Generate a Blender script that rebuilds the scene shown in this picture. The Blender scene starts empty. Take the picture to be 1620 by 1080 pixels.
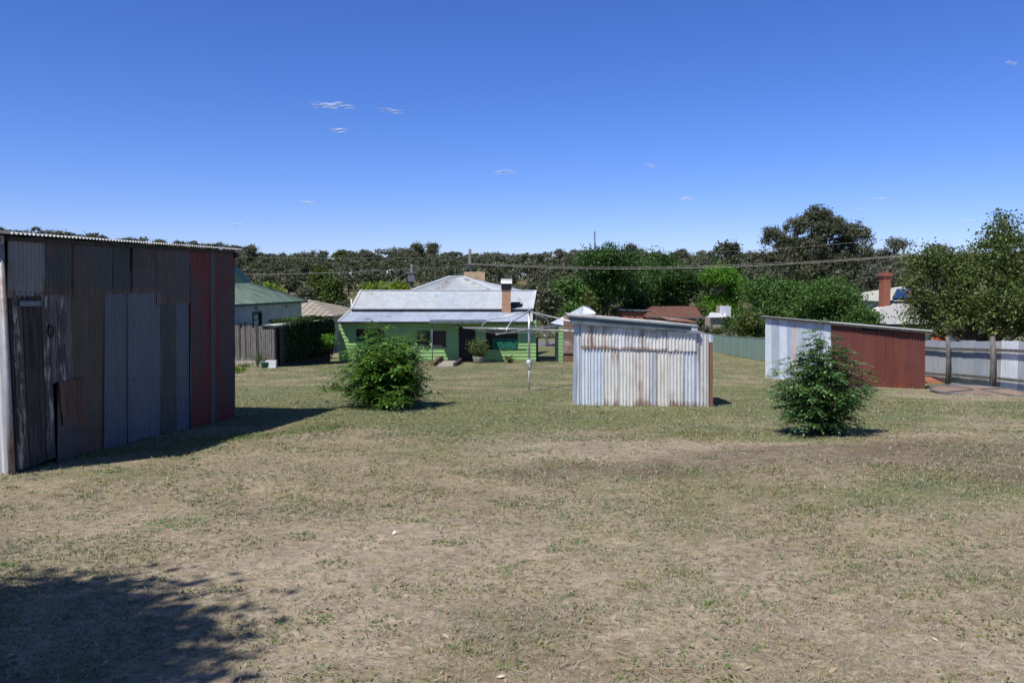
SKY_SAT, SKY_HUE, SKY_STR = 1.2, .5, .104
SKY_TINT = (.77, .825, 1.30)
GROUPS = {'gum_tree': 'gum trees on and below the ridge', 'leafy_tree': 'leafy garden trees behind the yard', 'shade_tree': 'dark rounded shade trees', 'plane_tree': 'bright green plane trees', 'willow_tree': 'willows below the hill', 'garden_bush': 'bushes in the gardens behind', 'bay_bush': 'bushes over the green fence', 'power_line': 'overhead power lines', 'service_cable': 'service cables to the cottage', 'power_pole': 'timber power poles', 'yard_shrub': 'shrubs on the open lawn', 'cloud': 'small cloud wisps'}
import bpy, math, random
import numpy as np
from mathutils import Vector, Matrix
random.seed(7)
SC = bpy.context.scene
COL = SC.collection
PI = math.pi
F = 1260.0; CU, CV = 810.0, 540.0
PITCH = math.radians(4.45); CAMZ = 1.6
cp, sp = math.cos(PITCH), math.sin(PITCH)

# ---------------------------------------------------------------- terrain
def _hash(ix, iy, s):
    h = (ix.astype(np.int64)*374761393 + iy.astype(np.int64)*668265263 + s*974634777) & 0x7fffffff
    h = ((h ^ (h >> 13))*1274126177) & 0x7fffffff
    h = h ^ (h >> 16)
    return (h & 0xffff)/65535.0
def vnoise(x, y, s=0):
    x = np.asarray(x, float); y = np.asarray(y, float)
    ix = np.floor(x); iy = np.floor(y); fx = x-ix; fy = y-iy
    fx = fx*fx*(3-2*fx); fy = fy*fy*(3-2*fy)
    a = _hash(ix, iy, s); b = _hash(ix+1, iy, s); c = _hash(ix, iy+1, s); d = _hash(ix+1, iy+1, s)
    return (a*(1-fx)+b*fx)*(1-fy)+(c*(1-fx)+d*fx)*fy
def fbm(x, y, s=0, o=4):
    t = 0; a = .5; n = 0
    for k in range(o):
        t = t+a*vnoise(x*2**k, y*2**k, s+k*17); n += a; a *= .5
    return t/n
def sstep(a, b, x):
    t = np.clip((x-a)/(b-a), 0, 1); return t*t*(3-2*t)
GP = [(-60, 4.2), (0, 0), (50, -3.5), (60, -4.1), (67, -4.4), (74, -4.62), (80, -4.7), (100, -4.9), (135, -4.9)]
SKY = [(-600, 368), (0, 360), (95, 366), (210, 377), (300, 384), (380, 391), (420, 398), (500, 400), (600, 397), (700, 396), (760, 402), (880, 402), (960, 396), (1100, 400), (1200, 402), (1450, 402), (1620, 398), (2400, 396)]
RY = 370.0
def G(x, y):
    x = np.asarray(x, float); y = np.asarray(y, float)
    z = np.interp(y, [p[0] for p in GP], [p[1] for p in GP])
    u = CU + x/RY*F
    v = np.interp(u, [p[0] for p in SKY], [p[1] for p in SKY])
    top = CAMZ+(442-v)/F*RY-10.5
    t = np.clip((y-135)/(RY-135), 0, 1)
    t2 = t**1.15
    z = z + (top+4.9)*t2 + np.where(t > 0, (fbm(x/60, y/60, 5)-.5)*3*np.minimum(t*3, 1), 0)
    z = z - np.clip(y-RY-30, 0, 400)*.05
    near = (1-sstep(50, 70, y))
    z = z + near*((fbm(x/3.0, y/3.0, 3, 3)-.5)*.05 + (fbm(x/.6, y/.6, 9, 2)-.5)*.015)
    return z
def g(x, y): return float(G(x, y))

def ray(u, v):
    a = (u-CU)/F; b = (CV-v)/F
    return Vector((a, cp+b*sp, -sp+b*cp))
def pix(u, v, Y):
    d = ray(u, v); t = Y/d.y
    return Vector((d.x*t, Y, CAMZ+d.z*t))
def gnd(u, v):
    d = ray(u, v); ts = 1.002**np.arange(2800)
    k = int(np.argmax(CAMZ+d.z*ts <= G(d.x*ts, d.y*ts)))
    p = d*float(ts[k]); return Vector((p.x, p.y, g(p.x, p.y)))

# ---------------------------------------------------------------- object helpers
ORG = {}
def tag(o, label=None, cat=None, group=None, kind=None):
    if label: o['label'] = label
    if cat: o['category'] = cat
    if group: o['group'] = group
    if kind: o['kind'] = kind
    return o
def thing(name, label, cat, loc, group=None):
    o = bpy.data.objects.new(name, None); COL.objects.link(o)
    o.empty_display_size = .2
    o.location = loc; ORG[o.name] = Vector(loc)
    return tag(o, label, cat, group)

class MB:
    def __init__(s): s.v = []; s.f = []; s.sm = False
    def quad(s, a, b, c, d):
        n = len(s.v); s.v += [tuple(a), tuple(b), tuple(c), tuple(d)]; s.f.append((n, n+1, n+2, n+3)); return s
    def tri(s, a, b, c):
        n = len(s.v); s.v += [tuple(a), tuple(b), tuple(c)]; s.f.append((n, n+1, n+2)); return s
    def box(s, x0, y0, z0, x1, y1, z1):
        return s.hexa([(x0, y0, z0), (x1, y0, z0), (x1, y1, z0), (x0, y1, z0)], [(x0, y0, z1), (x1, y0, z1), (x1, y1, z1), (x0, y1, z1)])
    def hexa(s, lo, hi):
        n = len(s.v); s.v += [tuple(p) for p in lo]+[tuple(p) for p in hi]
        s.f += [(n+3, n+2, n+1, n), (n+4, n+5, n+6, n+7)]
        for i in range(4):
            j = (i+1) % 4; s.f.append((n+i, n+j, n+4+j, n+4+i))
        return s
    def prism(s, poly, ext):
        """closed polygon of 3d points extruded by ext"""
        n = len(s.v); k = len(poly); e = Vector(ext)
        s.v += [tuple(p) for p in poly]+[tuple(Vector(p)+e) for p in poly]
        s.f += [tuple(range(n+k-1, n-1, -1)), tuple(range(n+k, n+2*k))]
        for i in range(k):
            j = (i+1) % k; s.f.append((n+i, n+j, n+k+j, n+k+i))
        return s
    def beam(s, p0, p1, w, h, up=(0, 0, 1)):
        p0 = Vector(p0); p1 = Vector(p1); d = (p1-p0).normalized(); up = Vector(up)
        if abs(d.dot(up)) > .98: up = Vector((0, 1, 0))
        a = d.cross(up).normalized()*(w/2); b = a.cross(d).normalized()*(h/2)
        return s.hexa([p0-a-b, p0+a-b, p0+a+b, p0-a+b], [p1-a-b, p1+a-b, p1+a+b, p1-a+b])
    def tube(s, pts, r, n=8, cap=True):
        pts = [Vector(p) for p in pts]
        if not hasattr(r, '__len__'): r = [r]*len(pts)
        base = len(s.v); prev = None
        for i, p in enumerate(pts):
            d = (pts[min(i+1, len(pts)-1)]-pts[max(i-1, 0)]).normalized()
            if prev is None:
                a = d.cross(Vector((0, 0, 1)) if abs(d.z) < .9 else Vector((1, 0, 0))).normalized()
            else:
                a = (prev-d*prev.dot(d)).normalized()
            prev = a; b = d.cross(a)
            for k in range(n):
                t = 2*PI*k/n
                s.v.append(tuple(p+(a*math.cos(t)+b*math.sin(t))*r[i]))
        for i in range(len(pts)-1):
            for k in range(n):
                q = (k+1) % n
                s.f.append((base+i*n+k, base+i*n+q, base+(i+1)*n+q, base+(i+1)*n+k))
        if cap:
            s.f.append(tuple(base+k for k in reversed(range(n))))
            s.f.append(tuple(base+(len(pts)-1)*n+k for k in range(n)))
        return s
    def lathe(s, c, prof, n=24):
        c = Vector(c); base = len(s.v)
        for r, z in prof:
            for k in range(n):
                t = 2*PI*k/n; s.v.append((c.x+r*math.cos(t), c.y+r*math.sin(t), c.z+z))
        for i in range(len(prof)-1):
            for k in range(n):
                q = (k+1) % n
                s.f.append((base+i*n+k, base+i*n+q, base+(i+1)*n+q, base+(i+1)*n+k))
        s.f.append(tuple(base+k for k in reversed(range(n))))
        s.f.append(tuple(base+(len(prof)-1)*n+k for k in range(n)))
        return s
    def patch(s, P00, P10, P01, P11, pitch=.076, amp=.009, seg=6, rows=4, jit=0., trim=0., phase=0., seed=1):
        """corrugated sheet; u from P00 to P10 across the ribs, v from P00 to P01 along them"""
        P00, P10, P01, P11 = map(Vector, (P00, P10, P01, P11))
        L = (P10-P00).length; nc = max(2, int(L/pitch*seg)); rg = random.Random(seed)
        nrm = (P10-P00).cross(P01-P00).normalized()
        base = len(s.v)
        jr = [[rg.uniform(-1, 1) for _ in range(6)] for _ in range(rows+1)]
        for j in range(rows+1):
            t = j/rows
            for i in range(nc+1):
                q = i/nc
                a = P00.lerp(P10, q); b = P01.lerp(P11, q); p = a.lerp(b, t)
                w = amp*math.cos(2*PI*(q*L/pitch+phase))
                if jit:
                    k = q*4.999; k0 = int(k); w += jit*(jr[j][k0]*(1-k+k0)+jr[j][k0+1]*(k-k0))
                s.v.append(tuple(p+nrm*w))
        for j in range(rows):
            for i in range(nc):
                n = base+j*(nc+1)+i
                s.f.append((n, n+1, n+nc+2, n+nc+1))
        s.sm = True
        return s
    def build(s, name, mat, parent=None, color=None, smooth=None, org=None):
        o0 = ORG[root(parent).name] if parent else Vector(org if org is not None else (0, 0, 0))
        me = bpy.data.meshes.new(name)
        me.from_pydata([(x-o0.x, y-o0.y, z-o0.z) for x, y, z in s.v], [], s.f)
        me.update()
        o = bpy.data.objects.new(name, me); COL.objects.link(o)
        if parent: o.parent = parent
        else:
            o.location = o0; ORG[o.name] = o0
        if mat: me.materials.append(mat)
        if color: o.color = color
        if (s.sm if smooth is None else smooth): me.shade_smooth()
        return o
def root(o):
    while o.parent: o = o.parent
    return o
def npmesh(name, V, faces_n, mat, parent=None, org=(0, 0, 0), attrs=None, fidx=None):
    """fast mesh; V (N,3) world; every face has faces_n verts in order unless fidx given"""
    o0 = np.array(ORG[root(parent).name] if parent else org)
    V = np.asarray(V, np.float32)-o0.astype(np.float32)
    if fidx is None: fidx = np.arange(len(V), dtype=np.int32)
    nf = len(fidx)//faces_n
    me = bpy.data.meshes.new(name)
    me.vertices.add(len(V)); me.vertices.foreach_set('co', V.ravel())
    me.loops.add(len(fidx)); me.loops.foreach_set('vertex_index', fidx.astype(np.int32))
    me.polygons.add(nf); me.polygons.foreach_set('loop_start', np.arange(0, nf*faces_n, faces_n, dtype=np.int32))
    me.update(calc_edges=True)
    for k, (dom, a) in (attrs or {}).items():
        at = me.attributes.new(k, 'FLOAT', dom); at.data.foreach_set('value', np.asarray(a, np.float32))
    me.materials.append(mat)
    o = bpy.data.objects.new(name, me); COL.objects.link(o)
    if parent: o.parent = parent
    else: o.location = tuple(o0); ORG[o.name] = Vector(tuple(o0))
    return o

class Plane:
    """vertical plane through A and B; normal points to the right-hand side of A->B"""
    def __init__(s, A, B):
        s.A = Vector((A[0], A[1], 0)); s.B = Vector((B[0], B[1], 0)); s.e = (s.B-s.A).normalized(); s.L = (s.B-s.A).length
        s.n = Vector((s.e.y, -s.e.x, 0))
    def at(s, u, v, off=0.):
        d = ray(u, v); A = s.A+s.n*off
        t = (A.x*s.n.x+A.y*s.n.y)/(d.x*s.n.x+d.y*s.n.y)
        p = d*t; return Vector((p.x, p.y, CAMZ+p.z))
    def s(s, t, z, off=0.):
        p = s.A+s.e*t+s.n*off; return Vector((p.x, p.y, z))
    def par(s, p): return (Vector((p.x, p.y, 0))-s.A).dot(s.e)

# ---------------------------------------------------------------- materials
class NT:
    def __init__(s, name):
        s.m = bpy.data.materials.new(name); s.m.use_nodes = True; s.t = s.m.node_tree
        s.b = s.t.nodes['Principled BSDF']; s.b.inputs['Specular IOR Level'].default_value = .3
    def n(s, ty, **k):
        x = s.t.nodes.new(ty)
        for a, b in k.items():
            if a.startswith('i_'): x.inputs[int(a[2:])].default_value = b
            else: setattr(x, a, b)
        return x
    def l(s, a, b): s.t.links.new(a, b)
    def coord(s, scale=(1, 1, 1), kind='Object'):
        c = s.n('ShaderNodeTexCoord'); m = s.n('ShaderNodeMapping'); m.inputs['Scale'].default_value = scale
        s.l(c.outputs[kind], m.inputs['Vector']); return m.outputs[0]
    def noise(s, vec, scale, detail=4, rough=.6, dist=0):
        x = s.n('ShaderNodeTexNoise'); x.inputs['Scale'].default_value = scale; x.inputs['Detail'].default_value = detail
        x.inputs['Roughness'].default_value = rough; x.inputs['Distortion'].default_value = dist
        s.l(vec, x.inputs['Vector']); return x.outputs['Fac']
    def ramp(s, fac, stops, interp='LINEAR'):
        x = s.n('ShaderNodeValToRGB'); r = x.color_ramp; r.interpolation = interp
        while len(r.elements) < len(stops): r.elements.new(.5)
        for e, (p, c) in zip(r.elements, stops):
            e.position = p; e.color = (*c, 1) if hasattr(c, '__len__') else (c, c, c, 1)
        s.l(fac, x.inputs[0]); return x.outputs[0]
    def mix(s, fac, a, b, mode='MIX'):
        x = s.n('ShaderNodeMix', data_type='RGBA', blend_type=mode)
        for i, q in ((0, fac), (6, a), (7, b)):
            if hasattr(q, 'links'): s.l(q, x.inputs[i])
            elif i == 0: x.inputs[0].default_value = q
            else: x.inputs[i].default_value = (*q, 1)
        return x.outputs[2]
    def math(s, op, a, b=0., clamp=False):
        x = s.n('ShaderNodeMath', operation=op, use_clamp=clamp)
        for i, q in enumerate((a, b)):
            if hasattr(q, 'links'): s.l(q, x.inputs[i])
            else: x.inputs[i].default_value = q
        return x.outputs[0]
    def bump(s, h, strength=.3, dist=.02):
        x = s.n('ShaderNodeBump'); x.inputs['Strength'].default_value = strength; x.inputs['Distance'].default_value = dist
        s.l(h, x.inputs['Height']); s.l(x.outputs[0], s.b.inputs['Normal'])
    def base(s, c):
        if hasattr(c, 'links'): s.l(c, s.b.inputs['Base Color'])
        else: s.b.inputs['Base Color'].default_value = (*c, 1)
    def attr(s, name):
        x = s.n('ShaderNodeAttribute', attribute_name=name); return x.outputs['Fac']

def m_plain(name, c, rough=.7, var=.15, scale=3, metallic=0, bump=0., stretch=(1, 1, 1)):
    t = NT(name); v = t.coord(stretch); f = t.noise(v, scale, 5)
    lo = tuple(x*(1-var*1.5) for x in c); hi = tuple(min(1, x*(1+var)) for x in c)
    t.base(t.ramp(f, [(.3, lo), (.7, hi)])); t.b.inputs['Roughness'].default_value = rough
    t.b.inputs['Metallic'].default_value = metallic
    if bump: t.bump(t.noise(v, scale*4, 4), bump)
    return t.m
def m_iron(name, stretch=(5, 5, .35), rustcol=((.10, .045, .03), (.27, .14, .08)), spotscale=1.6, metal=.25, thr=.0):
    """weathered galvanised sheet: tint from the object colour, amount of rust from its alpha"""
    t = NT(name); oi = t.n('ShaderNodeObjectInfo')
    v = t.coord(stretch); v2 = t.coord((1, 1, 1)); v3 = t.coord((stretch[0]*5, stretch[1]*5, stretch[2]*3))
    st = t.noise(v, 1.6, 5, .6); bl = t.noise(v2, 2.2, 5, .65); fine = t.noise(v3, 3, 3, .6)
    k = t.mix(.5, t.ramp(st, [(.28, .66), (.5, .97), (.72, 1.2)]), t.ramp(bl, [(.3, .7), (.7, 1.2)]))
    k = t.mix(.35, k, t.ramp(fine, [(.3, .55), (.7, 1.35)]))
    col = t.mix(1, oi.outputs['Color'], k, 'MULTIPLY')
    # random offset per object so that neighbours differ
    rm = t.math('MULTIPLY', oi.outputs['Random'], 30.)
    cv = t.n('ShaderNodeCombineXYZ'); t.l(rm, cv.inputs[0]); t.l(rm, cv.inputs[1])
    ad = t.n('ShaderNodeVectorMath', operation='ADD'); t.l(v, ad.inputs[0]); t.l(cv.outputs[0], ad.inputs[1])
    ad2 = t.n('ShaderNodeVectorMath', operation='ADD'); t.l(v2, ad2.inputs[0]); t.l(cv.outputs[0], ad2.inputs[1])
    r1 = t.noise(ad.outputs[0], spotscale, 6, .7); r2 = t.noise(ad2.outputs[0], 1.1, 3, .6)
    rs = t.math('ADD', t.math('MULTIPLY', r1, .62), t.math('MULTIPLY', r2, .38))
    ge = t.n('ShaderNodeTexCoord'); gx = t.n('ShaderNodeSeparateXYZ'); t.l(ge.outputs['Generated'], gx.inputs[0])
    foot = t.math('MULTIPLY', t.math('SUBTRACT', .16, gx.outputs[2]), 1.1, clamp=True)
    a = t.math('ADD', t.math('MULTIPLY', oi.outputs['Alpha'], .5), t.math('MULTIPLY', foot, .8) if stretch[2] < 1 else 0.)
    s = t.math('SUBTRACT', t.math('ADD', rs, a), .70)
    mask = t.math('MULTIPLY', s, 9., clamp=True)
    rc = t.ramp(fine, [(.3, rustcol[0]), (.7, rustcol[1])])
    t.base(t.mix(t.math('MULTIPLY', mask, .85), col, rc))
    t.b.inputs['Roughness'].default_value = .55
    mt = t.math('MULTIPLY', t.math('SUBTRACT', 1., mask), metal); t.l(mt, t.b.inputs['Metallic'])
    t.bump(fine, .15, .004)
    return t.m
def m_brick(name, c1, c2, mortar, scale=1., bw=.24, bh=.08, vert=True):
    t = NT(name)
    c = t.n('ShaderNodeTexCoord'); sx = t.n('ShaderNodeSeparateXYZ'); t.l(c.outputs['Object'], sx.inputs[0])
    cb = t.n('ShaderNodeCombineXYZ'); t.l(t.math('ADD', sx.outputs[0], sx.outputs[1]), cb.inputs[0]); t.l(sx.outputs[2], cb.inputs[1])
    b = t.n('ShaderNodeTexBrick'); b.inputs['Scale'].default_value = scale
    b.inputs['Color1'].default_value = (*c1, 1); b.inputs['Color2'].default_value = (*c2, 1); b.inputs['Mortar'].default_value = (*mortar, 1)
    b.inputs['Mortar Size'].default_value = .012; b.inputs['Brick Width'].default_value = bw; b.inputs['Row Height'].default_value = bh
    t.l(cb.outputs[0], b.inputs['Vector'])
    n = t.noise(t.coord(), 9, 4)
    t.base(t.mix(1, b.outputs[0], t.ramp(n, [(.3, .7), (.7, 1.2)]), 'MULTIPLY'))
    t.b.inputs['Roughness'].default_value = .85
    t.bump(b.outputs['Fac'], .4, -.01)
    return t.m
def m_tiles(name, c, dark, pw=.3, ph=.35):
    t = NT(name)
    c0 = t.n('ShaderNodeTexCoord'); sx = t.n('ShaderNodeSeparateXYZ'); t.l(c0.outputs['Object'], sx.inputs[0])
    cb = t.n('ShaderNodeCombineXYZ'); t.l(sx.outputs[0], cb.inputs[0]); t.l(sx.outputs[1], cb.inputs[1])
    b = t.n('ShaderNodeTexBrick', offset=0.); b.inputs['Scale'].default_value = 1
    b.inputs['Color1'].default_value = (*c, 1); b.inputs['Color2'].default_value = (*[x*.75 for x in c], 1); b.inputs['Mortar'].default_value = (*dark, 1)
    b.inputs['Mortar Size'].default_value = .045; b.inputs['Brick Width'].default_value = pw; b.inputs['Row Height'].default_value = ph
    t.l(cb.outputs[0], b.inputs['Vector'])
    n = t.noise(t.coord(), 2, 5); t.base(t.mix(1, b.outputs[0], t.ramp(n, [(.3, .75), (.7, 1.2)]), 'MULTIPLY'))
    t.b.inputs['Roughness'].default_value = .8
    return t.m
def m_leaf(name, stops, trans=.25, rough=.5, spec=.3):
    t = NT(name); f = t.attr('tint'); col = t.ramp(f, stops); t.base(col)
    t.b.inputs['Roughness'].default_value = rough; t.b.inputs['Specular IOR Level'].default_value = spec
    tr = t.n('ShaderNodeBsdfTranslucent'); t.l(t.mix(.6, col, (.2, .3, .03)), tr.inputs[0])
    mx = t.n('ShaderNodeMixShader'); mx.inputs[0].default_value = trans
    out = t.t.nodes['Material Output']; t.l(t.b.outputs[0], mx.inputs[1]); t.l(tr.outputs[0], mx.inputs[2]); t.l(mx.outputs[0], out.inputs[0])
    return t.m
def greens(a, b, c, d=None): return [(0, a), (.45, b), (.85, c), (1, d or c)]

M = {}
M['iron'] = m_iron('galvanised_iron')
M['iron_roof'] = m_iron('galvanised_roof', (2.2, .9, 1), spotscale=1.7)
M['iron_h'] = m_iron('galvanised_flat', (1, 1, 1), spotscale=1.2)
M['ironpaint'] = m_iron('painted_iron', rustcol=((.045, .04, .04), (.11, .10, .095)), spotscale=2.2, metal=.05)
M['rust'] = m_plain('old_red_iron', (.165, .052, .036), .75, .45, 2.6, stretch=(5, 5, .4), bump=.2)
M['grey_timber'] = m_plain('grey_timber', (.155, .145, .135), .9, .5, 6, stretch=(5, 5, .5), bump=.4)
M['dark_timber'] = m_plain('dark_timber', (.06, .055, .05), .9, .5, 6, stretch=(5, 5, .5), bump=.4)
M['peel'] = None
M['silver'] = m_plain('galvanised_pipe', (.56, .57, .58), .4, .2, 8, metallic=.5)
M['dull_metal'] = m_plain('dull_metal', (.16, .18, .20), .5, .2, 4, metallic=.3)
M['gutter_grey'] = m_plain('grey_gutter', (.13, .16, .18), .5, .25, 3, metallic=.2)
M['white'] = m_plain('white_paint', (.72, .72, .70), .6, .12, 3)
M['cream'] = m_plain('cream_weatherboard', (.45, .45, .39), .75, .12, 2)
M['green_board'] = None
M['dark_green'] = m_plain('dark_green_paint', (.018, .06, .045), .5, .2, 3)
M['green_roof'] = m_plain('green_roof_iron', (.135, .19, .155), .55, .3, 1.4, stretch=(1, 2, 1))
M['black'] = m_plain('black_paint', (.012, .012, .014), .5, .2, 3)
M['dark_glass'] = m_plain('dark_glass', (.012, .012, .014), .12, .2, 3)
M['brown_blind'] = m_plain('brown_window', (.045, .032, .032), .35, .2, 3)
M['shade_cloth'] = m_plain('green_shade_cloth', (.012, .13, .085), .8, .35, 5, stretch=(2, 2, 1))
M['brick_tan'] = m_brick('tan_brick', (.55, .31, .17), (.45, .23, .12), (.25, .2, .15))
M['brick_red'] = m_brick('red_brick', (.40, .125, .07), (.31, .09, .05), (.2, .12, .09))
M['brick_cream'] = m_brick('cream_brick', (.68, .50, .31), (.55, .38, .23), (.36, .28, .2))
M['brick_base'] = m_brick('brown_brick', (.25, .12, .07), (.19, .09, .05), (.18, .14, .1))
M['tile_red'] = m_tiles('red_tiles', (.21, .10, .075), (.08, .04, .03))
M['tile_cream'] = m_tiles('cream_tiles', (.42, .37, .30), (.13, .11, .09), .5, .5)
M['green_fence'] = m_plain('green_steel_fence', (.20, .29, .245), .6, .05, 1)
M['concrete'] = m_plain('concrete', (.34, .31, .26), .9, .2, 5)
M['asphalt'] = m_plain('asphalt', (.16, .165, .175), .9, .15, 4)
M['bark'] = m_plain('bark', (.10, .08, .065), .9, .4, 5, stretch=(3, 3, .5), bump=.4)
M['pale_bark'] = m_plain('pale_bark', (.26, .235, .205), .8, .3, 2)
M['soil'] = m_plain('soil', (.17, .11, .075), .95, .3, 5, bump=.4)
M['orange'] = m_plain('orange_paint', (.5, .12, .05), .6, .15, 2)
M['yellow'] = m_plain('yellow_leaves', (.5, .38, .03), .7, .3, 8)
M['teal'] = m_plain('teal_pot', (.05, .18, .15), .6, .2, 4)
M['rubber'] = m_plain('black_cable', (.02, .02, .02), .6, .1, 4)
M['wire'] = m_plain('wire', (.28, .27, .26), .5, .1, 4, metallic=.3)
M['solar'] = m_plain('solar_cell', (.015, .03, .07), .2, .15, 2)
def _peel():
    t = NT('peeling_paint'); v = t.coord((6, 6, 1.2)); n = t.noise(v, 2.2, 6, .7); f = t.noise(t.coord((12, 12, 1)), 3, 3)
    wood = t.ramp(f, [(.3, (.045, .04, .035)), (.7, (.11, .10, .09))])
    t.base(t.mix(t.ramp(n, [(.52, 0.), (.60, 1.)]), wood, (.36, .34, .30))); t.b.inputs['Roughness'].default_value = .85
    return t.m
M['peel'] = _peel()
def _gb():
    t = NT('green_weatherboard'); v = t.coord((1, 1, 1)); n = t.noise(v, .35, 3, .5); d = t.noise(t.coord((1.2, 1.2, 3.5)), 2.4, 6, .7)
    c = t.ramp(n, [(.35, (.175, .355, .165)), (.5, (.275, .45, .165)), (.65, (.225, .40, .165))])
    c = t.mix(t.ramp(d, [(.58, 0.), (.80, .5)]), c, (.38, .53, .31))
    t.base(c); t.b.inputs['Roughness'].default_value = .6
    return t.m
M['green_board'] = _gb()

# leaves
M['L_bush'] = m_leaf('bush_leaves', greens((.038, .11, .018), (.09, .22, .04), (.20, .40, .085), (.34, .48, .16)), .38, .38, .5)
M['L_ash'] = m_leaf('ash_leaves', greens((.04, .10, .036), (.09, .20, .07), (.19, .35, .13), (.32, .46, .2)), .36, .38, .5)
M['L_dark'] = m_leaf('dark_leaves', greens((.014, .040, .008), (.030, .078, .015), (.062, .14, .030)), .15)
M['L_mid'] = m_leaf('mid_green_leaves', greens((.024, .060, .011), (.050, .12, .022), (.095, .19, .040)), .22)
M['L_bright'] = m_leaf('bright_leaves', greens((.04, .12, .01), (.09, .24, .02), (.15, .34, .04)), .35)
M['L_lime'] = m_leaf('lime_leaves', greens((.08, .13, .01), (.18, .28, .02), (.28, .38, .04)), .35)
M['L_gum'] = m_leaf('gum_leaves', greens((.042, .052, .028), (.078, .088, .050), (.13, .136, .085)), .12)
M['L_gum2'] = m_leaf('gum_leaves_grey', greens((.05, .055, .042), (.09, .095, .072), (.15, .155, .125)), .12)
M['L_forest'] = m_leaf('forest_leaves', greens((.050, .060, .034), (.086, .098, .056), (.128, .136, .082)), .1)
M['L_olive'] = m_leaf('olive_leaves', greens((.032, .05, .012), (.07, .10, .022), (.12, .16, .04)), .25)
M['L_right'] = m_leaf('kurrajong_leaves', greens((.036, .056, .016), (.078, .112, .030), (.15, .19, .058), (.30, .34, .13)), .22, .5, .25)
M['L_vine'] = m_leaf('vine_leaves', greens((.010, .022, .008), (.018, .04, .012), (.05, .10, .02)), .15)
# ---------------------------------------------------------------- vegetation
def rdir(rng, n):
    v = rng.normal(size=(n, 3)); return v/np.linalg.norm(v, axis=1, keepdims=True)
def leafquads(C, size, rng, aspect=.5, flat=0., tdir=None):
    n = len(C); nr = rdir(rng, n); nr[:, 2] = nr[:, 2]*(1-flat)+np.sign(nr[:, 2]+1e-9)*flat
    nr[:, 2] += flat*.5; nr /= np.linalg.norm(nr, axis=1, keepdims=True)
    t = rdir(rng, n) if tdir is None else tdir
    t = t-nr*(t*nr).sum(1, keepdims=True); t /= np.linalg.norm(t, axis=1, keepdims=True)+1e-9
    b = np.cross(nr, t); s = size*(.6+.8*rng.random((n, 1)))
    A = C-t*s*.5; B = C+b*s*aspect*.5+nr*s*.06; D = C-b*s*aspect*.5+nr*s*.06; E = C+t*s*.5
    return np.stack([A, B, E, D], 1).reshape(-1, 3)
def crown(lobes, n_clumps, per, clump_r, size, rng, aspect=.55, fill=.5, tintshift=0.):
    lobes = np.array(lobes, float); w = lobes[:, 3]**2; w /= w.sum()
    k = rng.choice(len(lobes), n_clumps, p=w); L = lobes[k]
    d = rdir(rng, n_clumps); d[:, 2] = np.where(d[:, 2] < -.3, -d[:, 2]*.6, d[:, 2])
    r = fill+(1.08-fill)*rng.random((n_clumps, 1))**.6
    C = L[:, :3]+d*r*np.stack([L[:, 3], L[:, 3], L[:, 4]], 1)
    ct = rng.random(n_clumps)
    sz = clump_r*(.6+.8*rng.random((n_clumps, 1)))
    P = np.repeat(C, per, 0)+rng.normal(size=(n_clumps*per, 3))*np.repeat(sz, per, 0)*np.array([.6, .6, .42])
    tint = np.clip(.5*np.repeat(ct, per)+.5*rng.random(len(P))+tintshift, 0, 1)
    return leafquads(P, size, rng, aspect, .25), np.repeat(tint, 1), C
def tree(name, label, loc, height, width, leafmat, seed, lobes=6, clumps=260, per=26, leaf=.3, base=.3, clump_r=None, trunk_r=.25, bark='bark', fill=.5, group=None, cat='tree', spread=1., top=1., limbs=1., depth=None, shape='round', lobe_r=None, extra=None):
    rng = np.random.default_rng(seed); x, y, z = loc; W = width/2; Dp = (depth or width)/2
    zb = z+height*base; zt = z+height; H = (zt-zb)/2; zc = zb+H
    lb = []
    for i in range(lobes):
        a = 2*PI*(i*.618+rng.random()*.25); q = math.sqrt((i+.5)/lobes)*spread
        hz = rng.uniform(-.55, .62)*H
        if i == 0: q = 0; hz = .55*H
        taper = 1.0 if shape == 'round' else (1-.55*(hz/H+.5))
        rr = (lobe_r or .5)*W*rng.uniform(.75, 1.15)*(1.05 if i == 0 else 1)
        rx = max(0, W-rr)*q*taper; ry = max(0, Dp-rr)*q*taper
        rz = min(rr*.85, H*.55)
        cz = min(zc+hz, zt-rz); cz = max(cz, zb+rz*.7)
        lb.append((x+math.cos(a)*rx, y+math.sin(a)*ry, cz, rr, rz))
    for e in (extra or []): lb.append((x+e[0], y+e[1], z+e[2], e[3], e[4]))
    V, tint, C = crown(lb, clumps, per, clump_r or W*.16, leaf, rng, fill=fill)
    t = thing(name, label, cat, loc, group)
    tr = MB(); tr.sm = True
    hub = Vector((x+rng.uniform(-.3, .3), y, zb+H*.25))
    tr.tube([(x, y, z-.2), (x+rng.uniform(-.15, .15), y, z+(hub.z-z)*.5), hub], [trunk_r*1.2, trunk_r*.9, trunk_r*.7], 8)
    for L in lb:
        c = Vector(L[:3]); m = hub.lerp(c, .5)+Vector((0, 0, -.1*H))
        tr.tube([hub, m, c], [trunk_r*.5*limbs, trunk_r*.34*limbs, trunk_r*.14*limbs], 6)
        near = C[np.argsort(((C-np.array(L[:3]))**2).sum(1))[:40]]
        for q in near[::5]:
            qv = Vector(q); tr.tube([c.lerp(hub, .15), c.lerp(qv, .5)+Vector((0, 0, .05)), qv], [trunk_r*.16*limbs, trunk_r*.1*limbs, trunk_r*.04*limbs], 4, False)
    tr.build('trunk', M[bark], t)
    npmesh('crown', V, 4, M[leafmat], t, attrs={'tint': ('FACE', tint)})
    return t

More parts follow.
